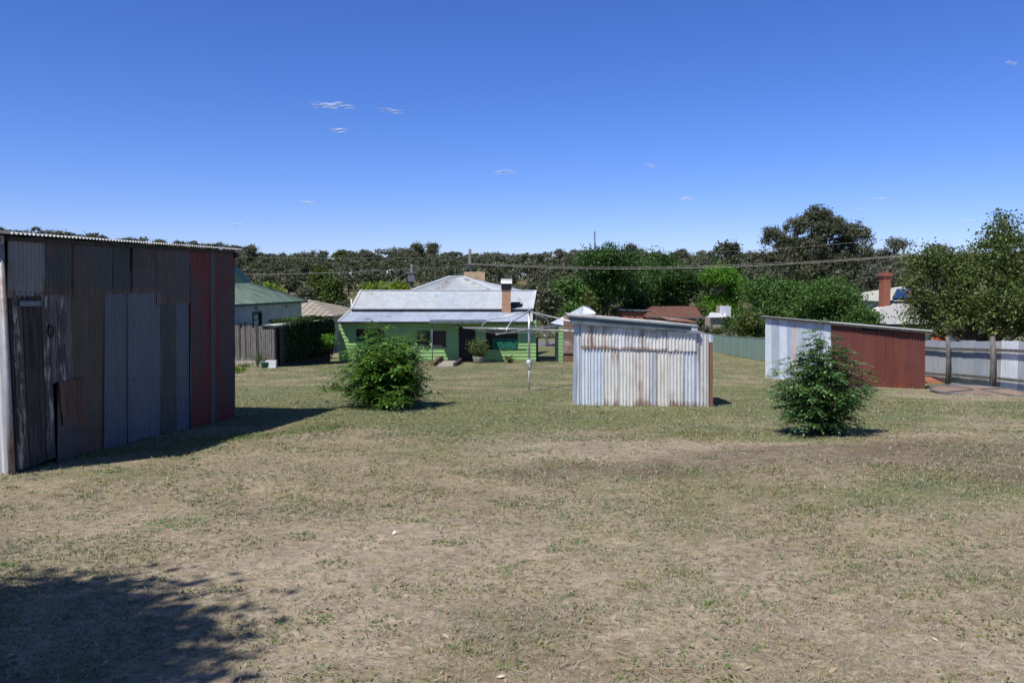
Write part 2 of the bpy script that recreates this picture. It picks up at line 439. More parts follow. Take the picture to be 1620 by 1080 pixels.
def shrub(name, label, loc, height, env, leafmat, seed, n_leaf=900, nlets=9, let=.05, rach=.16, stems=14, cat='shrub', group=None, tips=None, yscale=1., stem_r=.012, inner=.35, straggle=0):
    """multi-stemmed bush with pinnate leaves. env: list of (height fraction, left radius, right radius)"""
    rng = np.random.default_rng(seed); x, y, z = loc
    t = thing(name, label, cat, loc, group)
    hs = [e[0] for e in env]
    def rad(h, a):
        l = np.interp(h, hs, [e[1] for e in env]); r = np.interp(h, hs, [e[2] for e in env])
        c = np.cos(a); rr = l*(1-c)/2+r*(1+c)/2
        return rr*(.62+.62*vnoise(a*2.2+seed, h*6, seed))*(.9+.2*vnoise(a*5, h*14, seed+3))
    # branch ends spread over the envelope
    nb = n_leaf//6
    h = rng.beta(1.25, 1.15, nb); a = rng.random(nb)*2*PI
    R = rad(h, a)*(inner+(1-inner)*rng.random(nb)**.45)
    E = np.stack([x+R*np.cos(a), y+R*np.sin(a)*yscale, z+h*height*(.95+.1*rng.random(nb))], 1)
    if straggle:
        h2 = .06+.9*rng.random(straggle); a2 = rng.random(straggle)*2*PI; R2 = rad(h2, a2)*(1.08+.34*rng.random(straggle))
        E = np.vstack([E, np.stack([x+R2*np.cos(a2), y+R2*np.sin(a2)*yscale, z+h2*height+.10*rng.random(straggle)], 1)])
    if tips is not None: E = np.vstack([E, [(x+p[0], y+p[1], z+p[2]) for p in tips]])
    st = MB(); st.sm = True
    S = [Vector((x+rng.uniform(-.14, .14)*1.6, y+rng.uniform(-.14, .14), z-.03)) for _ in range(stems)]
    base = []; dr = []; tn = []
    for i, e in enumerate(E):
        e = Vector(e); s = S[int(rng.integers(stems))]
        out = Vector((e.x-x, e.y-y, 0)); m = s.lerp(e, .55)-out*.12+Vector((0, 0, .06*height))
        pts = [s, s.lerp(m, .5)-out*.05, m, m.lerp(e, .55)+Vector((rng.normal()*.02, rng.normal()*.02, .015)), e]
        if i % 2 == 0 or i >= nb: st.tube(pts, [stem_r, stem_r*.8, stem_r*.55, stem_r*.35, stem_r*.15], 5, False)
        k = 6 if i < nb else 12
        ct = rng.random()
        for j in range(k):
            q = (j+.7)/k; q2 = .45+.55*q if i < nb else .30+.7*q
            L = [pts[2].lerp(pts[3], min(1, (q2-.45)/.3)) if q2 < .75 else pts[3].lerp(pts[4], (q2-.75)/.25)][0]
            base.append(L); th = rng.random()*2*PI
            d = Vector((math.cos(th), math.sin(th), rng.uniform(-.15, .5)))+out.normalized()*.6 if out.length > .01 else Vector((math.cos(th), math.sin(th), .4))
            dr.append(d.normalized()); tn.append(.55*ct+.45*rng.random()*(.6+.4*h[i] if i < nb else 1.))
    B = np.array(base); D = np.array(dr); T = np.array(tn); N = len(B)
    side = np.cross(D, [0, 0, 1.]); side += rng.normal(size=side.shape)*.16; side /= np.linalg.norm(side, axis=1, keepdims=True)
    upv = np.cross(side, D); Vs = []; Ts = []
    ll = rach*(.6+.7*rng.random((N, 1)))
    for j in range(nlets):
        if j == nlets-1: tq, sd = 1., 0
        else: tq = (.3+.65*(j//2)/max(1, (nlets-1)//2)); sd = 1 if j % 2 else -1
        P = B+D*ll*tq-np.array([0, 0, 1])*ll*tq*tq*.35
        ld = (side*sd+D*.45 if sd else D-np.array([0, 0, .3])); ld = ld+rng.normal(size=ld.shape)*.22; ld /= np.linalg.norm(ld, axis=1, keepdims=True)
        b = np.cross(ld, upv); b /= np.linalg.norm(b, axis=1, keepdims=True)+1e-9
        s = let*(.65+.6*rng.random((N, 1)))
        drop = np.array([0, 0, 1])*s*.15
        Vs.append(np.stack([P, P+ld*s*.45+b*s*.24, P+ld*s-drop, P+ld*s*.45-b*s*.24], 1)); Ts.append(np.clip(T+rng.normal(size=N)*.12, 0, 1))
    V = np.concatenate(Vs).reshape(-1, 3); Tt = np.concatenate(Ts)
    zmin = z+.01; V[:, 2] = np.maximum(V[:, 2], zmin)
    st.build('stem', M['bark'], t)
    npmesh('foliage', V, 4, M[leafmat], t, attrs={'tint': ('FACE', Tt)})
    return t
def smallplant(name, label, loc, h, w, leafmat, seed, n=400, leaf=.06, cat='plant', group=None, stems=7, aspect=.5, woody='bark', zmin=.15):
    rng = np.random.default_rng(seed); x, y, z = loc; t = thing(name, label, cat, loc, group)
    st = MB(); st.sm = True; Ps = []
    for i in range(stems*3):
        a = rng.random()*2*PI; r = w/2*rng.random()**.5; e = Vector((x+math.cos(a)*r, y+math.sin(a)*r, z+h*rng.uniform(.45, 1)*(1-.35*(2*r/w)**2)))
        s = Vector((x+rng.uniform(-.03, .03), y+rng.uniform(-.03, .03), z-.03)); m = s.lerp(e, .5)+Vector((0, 0, .1*h))-Vector((e.x-x, e.y-y, 0))*.2
        if i < stems: st.tube([s, m, e], [.02*h+.004, .012*h+.003, .003], 5, False)
        for k in range(max(1, n//(stems*3))):
            q = rng.uniform(zmin, 1); p = s.lerp(m, q*2) if q < .5 else m.lerp(e, q*2-1)
            Ps.append((p.x+rng.normal()*w*.09, p.y+rng.normal()*w*.09, p.z+rng.normal()*h*.06))
    P = np.array(Ps); P[:, 2] = np.maximum(P[:, 2], z+.03); tt = rng.random(len(P))
    st.build('stem', M[woody], t)
    npmesh('foliage', leafquads(P, leaf, rng, aspect, .2), 4, M[leafmat], t, attrs={'tint': ('FACE', tt)})
    return t

# ---------------------------------------------------------------- ground
def masks(x, y):
    """green, bare, dark, yellow amounts at a spot of the yard"""
    n1 = fbm(x/2.6, y/2.6, 21, 4); n2 = fbm(x/1.1, y/1.1, 33, 4); n3 = fbm(x/5, y/5, 45, 3); n4 = fbm(x/.35, y/.35, 71, 3)
    lush = sstep(12.2, 14.4, y+(n1-.5)*4)*(1-.35*sstep(20, 26, y))
    green = np.clip(.08+.62*lush+(n2-.5)*1.1+(n4-.5)*.5, 0, 1)
    def ell(cx, cy, rx, ry, s=.5): return 1-sstep(1-s, 1+s, np.hypot((x-cx)/rx, (y-cy)/ry)+(n1-.5)*1.3+(n2-.5)*.6)
    green = np.clip(green+.35*ell(5.4, 7.8, 2.4, 1.1)+.3*ell(-4.6, 9, 1.4, .5)+.35*ell(3.9, 12.6, 1.5, .8)-.4*ell(10.5, 16, 3, 4)+.22*np.exp(-((y-15.6-.1*x)/2.4)**2), 0, 1)
    bare = np.clip(1.4*ell(1.9, 10.9, 2.8, .9)+.4*ell(2.2, 17.3, 2.2, .35, .4)+.8*ell(3.2, 10.2, 1.5, .7)+.6*ell(9.8, 13.5, 2.6, 2.)+.45*ell(-2.2, 6.3, 2.2, 1.6)+.8*ell(4.3, 18.2, .7, .4)+.8*ell(1.3, 18.4, .5, .5)+.3*ell(.2, 21.2, 2.5, .3)+.3*ell(6.5, 16.8, 2.2, .25)+.9*ell(12, 21, 2, 1.6)+np.clip((n3-.56)*3.5, 0, .7)*(1-.7*sstep(13, 18, y)), 0, 1)*(1-.3*green)
    dark = np.clip(.6*ell(5.4, 10.2, 2.8, 1.3)+.5*ell(1.2, 9.3, 1.5, .7)+.5*ell(8, 11.2, 2.4, .9)+.6*ell(6.2, 8.6, 1.6, .6)+np.clip((fbm(x/1.8, y/1.8, 91, 4)-.6)*3, 0, .35), 0, 1)
    return green, bare, dark
def axis(a, b, step, lo, hi, grow=1.18):
    v = list(np.arange(a, b+step/2, step)); s = step; q = v[-1]
    while q < hi: s *= grow; q += s; v.append(min(q, hi))
    s = step; q = v[0]; w = []
    while q > lo: s *= grow; q -= s; w.append(max(q, lo))
    return np.array(w[::-1]+v)
def sheet(name, xs, ys, mat, kind='structure', attrs=True, dz=0):
    X, Y = np.meshgrid(xs, ys); x = X.ravel(); y = Y.ravel(); V = np.stack([x, y, G(x, y)+dz], 1)
    nx = len(xs); i, j = np.meshgrid(np.arange(nx-1), np.arange(len(ys)-1)); n = (j*nx+i).ravel()
    F_ = np.stack([n, n+1, n+nx+1, n+nx], 1).ravel()
    at = {}
    if attrs:
        gr, ba, da = masks(x, y); at = {'green': ('POINT', gr), 'bare': ('POINT', ba), 'dark': ('POINT', da)}
    o = npmesh(name, V, 4, mat, attrs=at, fidx=F_); o.data.shade_smooth(); o['kind'] = kind
    return o
def m_ground():
    t = NT('dry_lawn'); v = t.coord()
    fine = t.noise(v, 26, 6, .75); mid = t.noise(v, 6, 5, .65); micro = t.noise(v, 95, 4, .7); coarse = t.noise(v, 1.3, 5, .6)
    soil = t.mix(fine, (.17, .145, .11), (.385, .34, .265))
    straw = t.mix(micro, (.20, .165, .10), (.50, .43, .30))
    dry = t.mix(t.ramp(mid, [(.35, .15), (.65, .9)]), soil, straw)
    grn = t.mix(fine, (.075, .10, .04), (.215, .25, .11))
    ga = t.attr('green'); gm = t.math('MULTIPLY', t.math('SUBTRACT', t.math('ADD', ga, t.math('MULTIPLY', mid, 1.1)), .72), 2.6, clamp=True)
    c = t.mix(t.math('MULTIPLY', gm, .85), dry, grn)
    ba = t.attr('bare'); bm = t.math('MULTIPLY', t.math('SUBTRACT', t.math('ADD', ba, fine), .72), 2.2, clamp=True)
    c = t.mix(t.math('MULTIPLY', bm, .8), c, t.mix(micro, (.27, .225, .17), (.46, .405, .33)))
    da = t.attr('dark'); dm = t.math('MULTIPLY', t.math('SUBTRACT', t.math('ADD', da, mid), .75), 2.2, clamp=True)
    c = t.mix(t.math('MULTIPLY', dm, .75), c, t.mix(micro, (.07, .055, .042), (.17, .13, .10)))
    c = t.mix(.8, c, t.ramp(coarse, [(.3, .72), (.7, 1.15)]), 'MULTIPLY')
    c = t.mix(.35, c, t.ramp(t.noise(v, 30, 3, .75), [(.38, .35), (.5, .97), (.62, 1.5)]), 'MULTIPLY')
    c = t.mix(.15, c, t.ramp(t.noise(v, 14, 4, .75), [(.40, .45), (.5, 1.), (.60, 1.35)]), 'MULTIPLY')
    ol = t.math('MULTIPLY', t.math('SUBTRACT', t.noise(v, 9, 4, .8), .52), 9., clamp=True)
    c = t.mix(t.math('MULTIPLY', ol, .5), c, (.155, .155, .085))
    c = t.mix(.7, c, t.ramp(t.noise(v, 11, 4, .75), [(.36, .6), (.64, 1.25)]), 'MULTIPLY')
    ye = t.math('MULTIPLY', t.math('SUBTRACT', t.noise(v, 4.2, 5, .8), .54), 6., clamp=True)
    c = t.mix(t.math('MULTIPLY', ye, .55), c, (.27, .24, .10))
    c = t.mix(1, c, (1.0, .95, .90), 'MULTIPLY')
    t.base(c); t.b.inputs['Roughness'].default_value = .95; t.b.inputs['Specular IOR Level'].default_value = .1
    h = t.math('ADD', fine, t.math('MULTIPLY', micro, .5)); t.bump(h, .25, .01)
    return t.m
def m_hill():
    t = NT('hill_scrub'); v = t.coord(); n = t.noise(v, .12, 6, .7); f = t.noise(v, 1.2, 5, .7)
    c = t.mix(t.ramp(n, [(.4, 0.), (.6, 1.)]), (.10, .095, .05), (.19, .165, .09))
    t.base(t.mix(.7, c, t.ramp(f, [(.3, .5), (.7, 1.3)]), 'MULTIPLY')); t.b.inputs['Roughness'].default_value = 1
    return t.m
M['ground'] = m_ground(); M['hill'] = m_hill()
xs = axis(-14, 18, .16, -600, 700, 1.15)
sheet('ground', xs, axis(2, 50, .16, -60, 130, 1.15), M['ground'])
hx = np.concatenate([np.linspace(-600, -260, 18)[:-1], np.linspace(-260, 320, 120), np.linspace(320, 700, 20)[1:]])
sheet('hill', hx, np.concatenate([np.linspace(130, 420, 60), np.linspace(430, 1500, 20)]), M['hill'], attrs=False)
# road behind the houses
rb = MB()
rx = np.linspace(-200, 220, 85)
for i in range(len(rx)-1):
    a, b = rx[i], rx[i+1]
    for y0, y1 in ((73.6, 76), (76, 80), (80, 82.4)):
        rb.quad((a, y0, g(a, y0)+.02), (b, y0, g(b, y0)+.02), (b, y1, g(b, y1)+.02), (a, y1, g(a, y1)+.02))
tag(rb.build('road', M['asphalt']), kind='structure')

# grass: blades of straw and green, dense close to the camera
def grass():
    rng = np.random.default_rng(5)
    Vs = []; Ts = []
    for n in (200000, 200000, 200000, 200000):
        y = (rng.random(n)*(1/2.4**.4-1/49**.4)+1/49**.4)**(-1/.4)
        hgt = np.interp(y, [2.4, 6, 10, 16, 27, 49], [.017, .021, .026, .032, .040, .045]); wid = np.interp(y, [2.4, 6, 10, 16, 27, 49], [.0020, .0032, .0048, .0078, .0138, .026])
        x = (rng.random(n)*2-1)*(y*.66+1.6)
        gr, ba, da = masks(x, y); tuft = fbm(x/.22, y/.22, 55, 2); keep = rng.random(n) < np.clip((1.1-.85*ba)*(.35+1.5*np.clip(tuft-.3, 0, 1)*1.3)+gr*.3, .06, 1)
        x, y, gr, tuft, da, hgt, wid = x[keep], y[keep], gr[keep], tuft[keep], da[keep], hgt[keep], wid[keep]; n = len(x)
        isg = rng.random(n) < np.clip(gr*1.3-.12, .03, .9)
        z = G(x, y)-.003; a = rng.random(n)*2*PI
        lean = np.where(isg, rng.random(n)*.9, .9+rng.random(n)*3.)
        h = hgt*(.5+rng.random(n))*np.where(isg, 1., .75)*(.75+.6*tuft)
        w = wid*(.6+.8*rng.random(n))
        L = h*lean; ca, sa = np.cos(a), np.sin(a)
        hz = np.where(isg, h, h*(.25+.6*rng.random(n)))
        P0 = np.stack([x-sa*w/2, y+ca*w/2, z], 1); P1 = np.stack([x+sa*w/2, y-ca*w/2, z], 1); P2 = np.stack([x+ca*L, y+sa*L, z+hz+.003], 1)
        Vs.append(np.stack([P0, P1, P2], 1).reshape(-1, 3))
        tt = np.where(isg, .60+.40*rng.random(n), .55*rng.random(n)**1.25)
        Ts.append(tt)
    # lush fringe along the foot of the big shed and in its shade line
    return np.concatenate(Vs), np.concatenate(Ts)
t = NT('grass_blades'); f = t.attr('tint')
t.base(t.ramp(f, [(0, (.12, .095, .06)), (.2, (.30, .24, .16)), (.5, (.46, .415, .335)), (.58, (.41, .365, .28)), (.62, (.19, .20, .10)), (.8, (.165, .20, .095)), (1, (.28, .31, .17))]))
t.b.inputs['Roughness'].default_value = .7; t.b.inputs['Specular IOR Level'].default_value = .2
M['grass'] = t.m
V, T = grass()
tag(npmesh('grass', V, 3, M['grass'], attrs={'tint': ('FACE', T)}), 'short dry and green grass over the whole yard', 'grass', kind='stuff')

def tufts():
    """small upright clumps of grass, each a spray of blades"""
    rng = np.random.default_rng(15); Vs = []; Ts = []
    for n in (40000, 40000, 40000):
        k = 7; y = 2.6*(20/2.6)**rng.random(n); x = (rng.random(n)*2-1)*(y*.66+1.2)
        cl = fbm(x/.5, y/.5, 61, 3); gr, ba, da = masks(x, y); keep = rng.random(n) < np.clip((cl-.36)*5, .16, 1)*(1-.8*ba)*(.5+.5*sstep(.35, .6, fbm(x/2.2, y/2.2, 64, 3)))
        x, y, cl, gr = x[keep], y[keep], cl[keep], gr[keep]; n = len(x)
        hgt = np.interp(y, [2.6, 6, 11, 20], [.015, .020, .025, .029]); wid = np.interp(y, [2.6, 6, 11, 20], [.0016, .0027, .0044, .0072])
        hue = vnoise(x/.9, y/.9, 66); pick = rng.random(n)
        kind = np.where(pick < .30+.45*gr, np.where(hue > .5, .92, .68), np.where(pick < .50, .80, np.where(pick < .64, .62, np.where(pick < .78, .12, .36+.16*rng.random(n)))))
        i = np.repeat(np.arange(n), k); N = n*k; a = rng.random(N)*2*PI; r0 = rng.random(N)*.012*(y[i]*.12+.4)
        bx = x[i]+np.cos(a)*r0; by = y[i]+np.sin(a)*r0; z = G(x, y)[i]-.003
        h = hgt[i]*(.5+rng.random(N))*(.6+.8*cl[i]); w = wid[i]*(.7+.6*rng.random(N)); L = h*(.3+1.1*rng.random(N)); ca, sa = np.cos(a), np.sin(a)
        Vs.append(np.stack([np.stack([bx-sa*w, by+ca*w, z], 1), np.stack([bx+sa*w, by-ca*w, z], 1), np.stack([bx+ca*L, by+sa*L, z+h], 1)], 1).reshape(-1, 3))
        Ts.append(np.clip(kind[i]+rng.normal(size=N)*.035, 0, 1))
    return np.concatenate(Vs), np.concatenate(Ts)
t = NT('tuft_blades'); t.base(t.ramp(t.attr('tint'), [(.1, (.075, .06, .042)), (.22, (.12, .095, .065)), (.34, (.24, .20, .14)), (.5, (.43, .385, .30)), (.64, (.26, .24, .10)), (.76, (.17, .18, .075)), (.88, (.13, .17, .09)), (1, (.24, .30, .17))]))
t.b.inputs['Roughness'].default_value = .7; M['tuft'] = t.m
V, T = tufts()
tag(npmesh('grass_tufts', V, 3, M['tuft'], attrs={'tint': ('FACE', T)}), 'little tufts of olive and grey green grass in the near lawn', 'grass', kind='stuff')
def clover():
    """flat leafy weeds and lush grass in patches"""
    rng = np.random.default_rng(8); P = []; T = []
    spots = [(-2.85, 6.6, .22, .9, 260), (-.5, 4.9, .3, .5, 120)]
    for _ in range(420):
        y = 3+rng.random()**1.3*12; x = (rng.random()*2-1)*(y*.64+.6); spots.append((x, y, rng.uniform(.05, .22), rng.uniform(.35, .8), int(rng.uniform(14, 60))))
    for (x, y, r, q, n) in spots:
        a = rng.random(n)*2*PI; rr = r*np.sqrt(rng.random(n)); px_, py_ = x+np.cos(a)*rr*1.3, y+np.sin(a)*rr
        P.append(np.stack([px_, py_, G(px_, py_)+.004+rng.random(n)*.014], 1)); T.append(np.clip(q+rng.normal(size=n)*.15, 0, 1))
    # fringe of green grass at the foot of the left shed
    n = 9000; s = rng.random(n); x = -6.6+s*3.6; y = 9.1+s*4.5+rng.normal(size=n)*.35; k = rng.random(n) < .8
    P.append(np.stack([x, y, G(x, y)+.01+rng.random(n)*.03], 1)[k]); T.append(np.clip(.6+rng.normal(size=k.sum())*.2, 0, 1))
    P = np.concatenate(P); T = np.concatenate(T)
    return leafquads(P, .022, rng, .5, .55), T
t = NT('weed_leaves'); t.base(t.ramp(t.attr('tint'), [(0, (.16, .15, .04)), (.4, (.12, .15, .035)), (1, (.09, .20, .05))])); M['weed'] = t.m
V, T = clover()
tag(npmesh('low_weeds', V, 4, M['weed'], attrs={'tint': ('FACE', T)}), 'flat green and yellowish weeds dotted through the dry lawn', 'weeds', kind='stuff')
def litter():
    rng = np.random.default_rng(12); n = 800; y = 3.2+rng.random(n)**1.5*14; x = (rng.random(n)*2-1)*(y*.66+.5)
    C = np.stack([x, y, G(x, y)+.012], 1); V = leafquads(C, .042, rng, .33, .8); return V, rng.random(n)
t = NT('fallen_leaf'); t.base(t.ramp(t.attr('tint'), [(0, (.10, .05, .03)), (.35, (.30, .17, .09)), (.6, (.42, .32, .20)), (.85, (.32, .19, .13)), (1, (.48, .43, .34))])); M['litter'] = t.m
V, T = litter()
tag(npmesh('leaf_litter', V, 4, M['litter'], attrs={'tint': ('FACE', T)}), 'scattered fallen gum leaves on the lawn', 'leaf litter', kind='stuff')
def straw():
    rng = np.random.default_rng(14); n = 7000; y = 2.8+rng.random(n)**1.1*11; x = (rng.random(n)*2-1)*(y*.66+.5); a = rng.random(n)*PI
    L = .015+.05*rng.random(n)**3; w = (.0009+.0009*rng.random(n))*(.6+y*.12); z = G(x, y)+.008+.012*rng.random(n); c, s = np.cos(a), np.sin(a); dz = (rng.random(n)-.5)*.02
    A = np.stack([x-c*L-s*w, y-s*L+c*w, z-dz], 1); B = np.stack([x-c*L+s*w, y-s*L-c*w, z-dz], 1); C = np.stack([x+c*L+s*w, y+s*L-c*w, z+dz], 1); D = np.stack([x+c*L-s*w, y+s*L+c*w, z+dz], 1)
    return np.stack([A, B, C, D], 1).reshape(-1, 3), .3+.3*rng.random(n)
V, T = straw()
tag(npmesh('loose_straw', V, 4, M['grass'], attrs={'tint': ('FACE', T)}), 'pale loose straw stalks lying on the near lawn', 'straw', kind='stuff')
# ================================================================ LEFT SHED
NL = gnd(23.5, 750); FLp = gnd(372, 660)
A = Vector((NL.x, NL.y, 0)); e = Vector((FLp.x-NL.x, FLp.y-NL.y, 0)); Lw = e.length; e.normalize()
PE = Plane(A, A+e*Lw)                # east wall; normal = right side of A->B = +x
sh = thing('tin_shed', 'large dark patched corrugated iron shed with plank door and red sheets at its far end', 'shed', (A.x, A.y, g(A.x, A.y)))
def z1(x, y): return (x/2.5725, y/2.5725+350)
def wsheet(pl, par, uv, color, off, name='wall_sheet', mat='iron', pitch=.076, jit=.005, seed=1, amp=.0125, origin=None, depth=0):
    """uv: four picture corners BL, BR, TL, TR projected on the wall plane -> real sheet"""
    P = [pl.at(u, v, off) for u, v in uv]
    if pl is PE:
        amp = max(amp, .0165)
        for p_ in P: p_ += PE.e*_wr.uniform(-.02, .02)+Vector((0, 0, _wr.uniform(-.018, .018)))
    if depth: P[0].z -= depth; P[1].z -= depth
    return MB().patch(P[0], P[1], P[2], P[3], pitch, amp, 6, 5, jit, seed=seed).build(name, M[mat], par, color)
_wr = random.Random(31)
def zz(*q): return [z1(*p) for p in q]
def topv(x): return 62+(x-60)*(122-62)/(985-60)     # picture line of the wall head (zoomed px)
def botv(x): return 1030+(x-45)*(800-1030)/(955-45)+8
def seamv(x): return 303+(x-85)*(285-303)/(640-85)
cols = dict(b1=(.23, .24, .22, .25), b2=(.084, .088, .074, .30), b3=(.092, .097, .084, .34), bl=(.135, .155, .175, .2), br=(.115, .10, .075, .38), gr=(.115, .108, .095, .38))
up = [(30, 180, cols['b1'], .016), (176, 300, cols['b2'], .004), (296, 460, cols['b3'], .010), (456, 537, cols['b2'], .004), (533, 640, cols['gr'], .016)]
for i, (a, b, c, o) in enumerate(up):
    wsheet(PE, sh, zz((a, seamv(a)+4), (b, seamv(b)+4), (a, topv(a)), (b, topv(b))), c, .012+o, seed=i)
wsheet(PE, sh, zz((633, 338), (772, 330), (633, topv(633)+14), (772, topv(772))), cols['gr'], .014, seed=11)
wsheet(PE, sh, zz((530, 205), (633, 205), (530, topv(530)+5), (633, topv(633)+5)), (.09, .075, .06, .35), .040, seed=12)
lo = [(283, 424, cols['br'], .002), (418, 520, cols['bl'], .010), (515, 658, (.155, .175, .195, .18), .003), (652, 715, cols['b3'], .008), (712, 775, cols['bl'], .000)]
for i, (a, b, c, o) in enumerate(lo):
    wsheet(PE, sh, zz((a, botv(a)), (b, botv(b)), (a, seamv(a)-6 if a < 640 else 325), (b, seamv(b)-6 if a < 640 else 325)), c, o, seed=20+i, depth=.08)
M['ironred'] = m_iron('red_washed_iron', (5, 5, .6), rustcol=((.16, .024, .017), (.26, .046, .032)), spotscale=1.0, metal=0)
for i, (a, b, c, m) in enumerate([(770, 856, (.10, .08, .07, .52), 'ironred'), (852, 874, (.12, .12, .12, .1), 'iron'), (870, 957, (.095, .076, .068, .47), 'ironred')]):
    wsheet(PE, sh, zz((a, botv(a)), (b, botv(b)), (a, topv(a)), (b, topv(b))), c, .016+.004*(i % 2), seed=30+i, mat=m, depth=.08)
# plank door
dr = MB(); P = [PE.at(*z1(80, 1012), .028), PE.at(*z1(228, 985), .028), PE.at(*z1(80, 304), .028), PE.at(*z1(280, 300), .028)]
s0 = PE.par(P[0]); s1 = PE.par(P[1]); s2 = PE.par(PE.at(*z1(285, 303), .028)); zt = P[2].z; zb = P[0].z
edges = [s0, s0+(s1-s0)*.26, s0+(s1-s0)*.52, s0+(s1-s0)*.76, s1]
door = None
for i in range(4):
    b = MB(); a0, a1 = edges[i]+.006, edges[i+1]-.006; o = .03+.006*(i % 2)
    lo_ = [PE.s(a0, zb, 0), PE.s(a1, zb, 0), PE.s(a1, zb, o), PE.s(a0, zb, o)]; hi_ = [PE.s(a0, zt, 0), PE.s(a1, zt, 0), PE.s(a1, zt, o), PE.s(a0, zt, o)]
    b.hexa(lo_, hi_)
    if door is None: door = b.build('door', M['peel'], sh)
    else: b.build('plank', M['peel'] if i == 3 else M['dark_timber'], door)
n = 3
zmid = PE.at(*z1(230, 655)).z
for i in range(n):
    b = MB(); a0 = s1+(s2-s1)*i/n+.006; a1 = s1+(s2-s1)*(i+1)/n-.004; o = .03+.005*(i % 2)
    b.hexa([PE.s(a0, zmid, 0), PE.s(a1, zmid, 0), PE.s(a1, zmid, o), PE.s(a0, zmid, o)], [PE.s(a0, zt, 0), PE.s(a1, zt, 0), PE.s(a1, zt, o), PE.s(a0, zt, o)]).build('plank', M['peel'] if i == 1 else M['grey_timber'], door)
h0 = PE.at(*z1(80, 335), .05); h1 = PE.at(*z1(165, 335), .05)
MB().beam(h0, h1, .012, .06).build('hinge', M['dull_metal'], door)
rc = PE.at(*z1(207, 447), .05)
ring = [rc+PE.e*(.05*math.cos(t))+Vector((0, 0, .075*math.sin(t))) for t in np.linspace(0, 2*PI, 17)]
r_ = MB(); r_.sm = True; r_.tube(ring, .009, 6, False); r_.build('handle', M['black'], door)
# sheets round the door
wsheet(PE, sh, zz((228, 1000), (305, 980), (228, 652), (305, 645)), (.10, .10, .10, .2), .034, seed=41, depth=.02)
wsheet(PE, sh, zz((250, 840), (345, 815), (235, 655), (345, 640)), (.10, .07, .055, .50), .046, seed=42)
k = PE.at(*z1(96, 1010)); k2 = PE.at(*z1(42, 1030))
MB().hexa([PE.s(.05, zb-.1, -.02), PE.s(s0-.02, zb-.1, -.02), PE.s(s0-.02, zb-.1, .015), PE.s(.05, zb-.1, .015)],
          [PE.s(.05, zt, -.02), PE.s(s0-.02, zt, -.02), PE.s(s0-.02, zt, .015), PE.s(.05, zt, .015)]).build('door_post', M['dark_timber'], sh)
# rows of roofing nails
nl = MB()
for v_ in (78, 290, 420, 640, 850):
    for x_ in range(60, 940, 22):
        if 80 < x_ < 290 and v_ > 290: continue
        p = PE.at(*z1(x_+_wr.uniform(-4, 4), v_+_wr.uniform(-3, 3)+(x_-60)*(.06 if v_ == 78 else 0)), .042)
        if v_ > botv(x_)-20: continue
        nl.beam(p, p+PE.n*.008, .012, .012)
tag(nl.build('nail_row', M['black'], sh), kind='stuff')
# black backing for the shade inside, so that gaps between sheets stay dark
H0 = PE.at(*z1(60, topv(60))).z; H1 = PE.at(*z1(955, topv(955))).z
Wd = 4.2
nb = PE.n*-1
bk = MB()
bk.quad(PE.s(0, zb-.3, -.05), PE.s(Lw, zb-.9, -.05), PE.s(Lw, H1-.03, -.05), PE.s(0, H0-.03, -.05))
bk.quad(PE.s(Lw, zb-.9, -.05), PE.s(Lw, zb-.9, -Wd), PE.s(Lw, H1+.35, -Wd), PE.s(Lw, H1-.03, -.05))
bk.build('shade_backing', M['black'], sh)
# front gable wall (sunlit, faces the camera) and its corner roll
sl = math.tan(math.radians(4.2))
P0 = PE.s(0, zb-.35); P1 = PE.s(0, zb-.35, -Wd); T0 = PE.s(0, H0); T1 = PE.s(0, H0+Wd*sl, -Wd)
MB().patch(P0, P1, T0, T1, .076, .009, 6, 4, .003, seed=50).build('wall_sheet', M['iron'], sh, (.62, .64, .66, .12))
MB().patch(PE.s(Lw+.01, zb-.9), PE.s(Lw+.01, zb-.9, -Wd), PE.s(Lw+.01, H1), PE.s(Lw+.01, H1+Wd*sl, -Wd), .076, .009).build('wall_sheet', M['iron'], sh, (.4, .42, .43, .2))
MB().patch(PE.s(0, zb-.5, -Wd), PE.s(Lw, zb-.9, -Wd), PE.s(0, H0+Wd*sl, -Wd), PE.s(Lw, H1+Wd*sl, -Wd), .076, .009).build('wall_sheet', M['iron'], sh, (.4, .42, .43, .2))
cr = MB(); cr.sm = True
cz = H0-.10
cr.tube([PE.s(-.035, zb-.35, -.01), PE.s(-.035, zb+1.05, -.01), PE.s(-.035, zb+1.06, -.01), PE.s(-.035, cz, -.01)], [.036, .036, .030, .030], 12)
cr.build('corner_flashing', M['iron_h'], sh, (.30, .31, .31, .45))
for zz_ in (cz-.18, cz-.75, zb+1.3, zb+.7): MB().lathe(PE.s(-.03, zz_, .035), [(.012, -.008), (.012, .008)], 8).build('fixing_screw', M['black'], sh)
# roof: falls slightly towards the yard, ribs run across the shed
ov = .16
def R(s, o, h): return PE.s(s, (H0+(H1-H0)*s/Lw)+h-o*sl, o)
rf = MB().patch(R(-.12, ov, .035), R(Lw+.22, ov, .035), R(-.12, -Wd-.1, .035), R(Lw+.22, -Wd-.1, .035), .076, .012, 8, 3, .002, seed=3)
rf.build('roof', M['iron_roof'], sh, (.50, .52, .55, .25))
MB().beam(R(.02, .03, -.03), R(Lw+.1, .03, -.03), .05, .05).build('fascia_board', M['dark_timber'], sh)
MB().beam(R(Lw+.10, .10, -.09), R(Lw+.10, -.9, -.09), .09, .10).build('roof_beam', M['dark_timber'], sh)
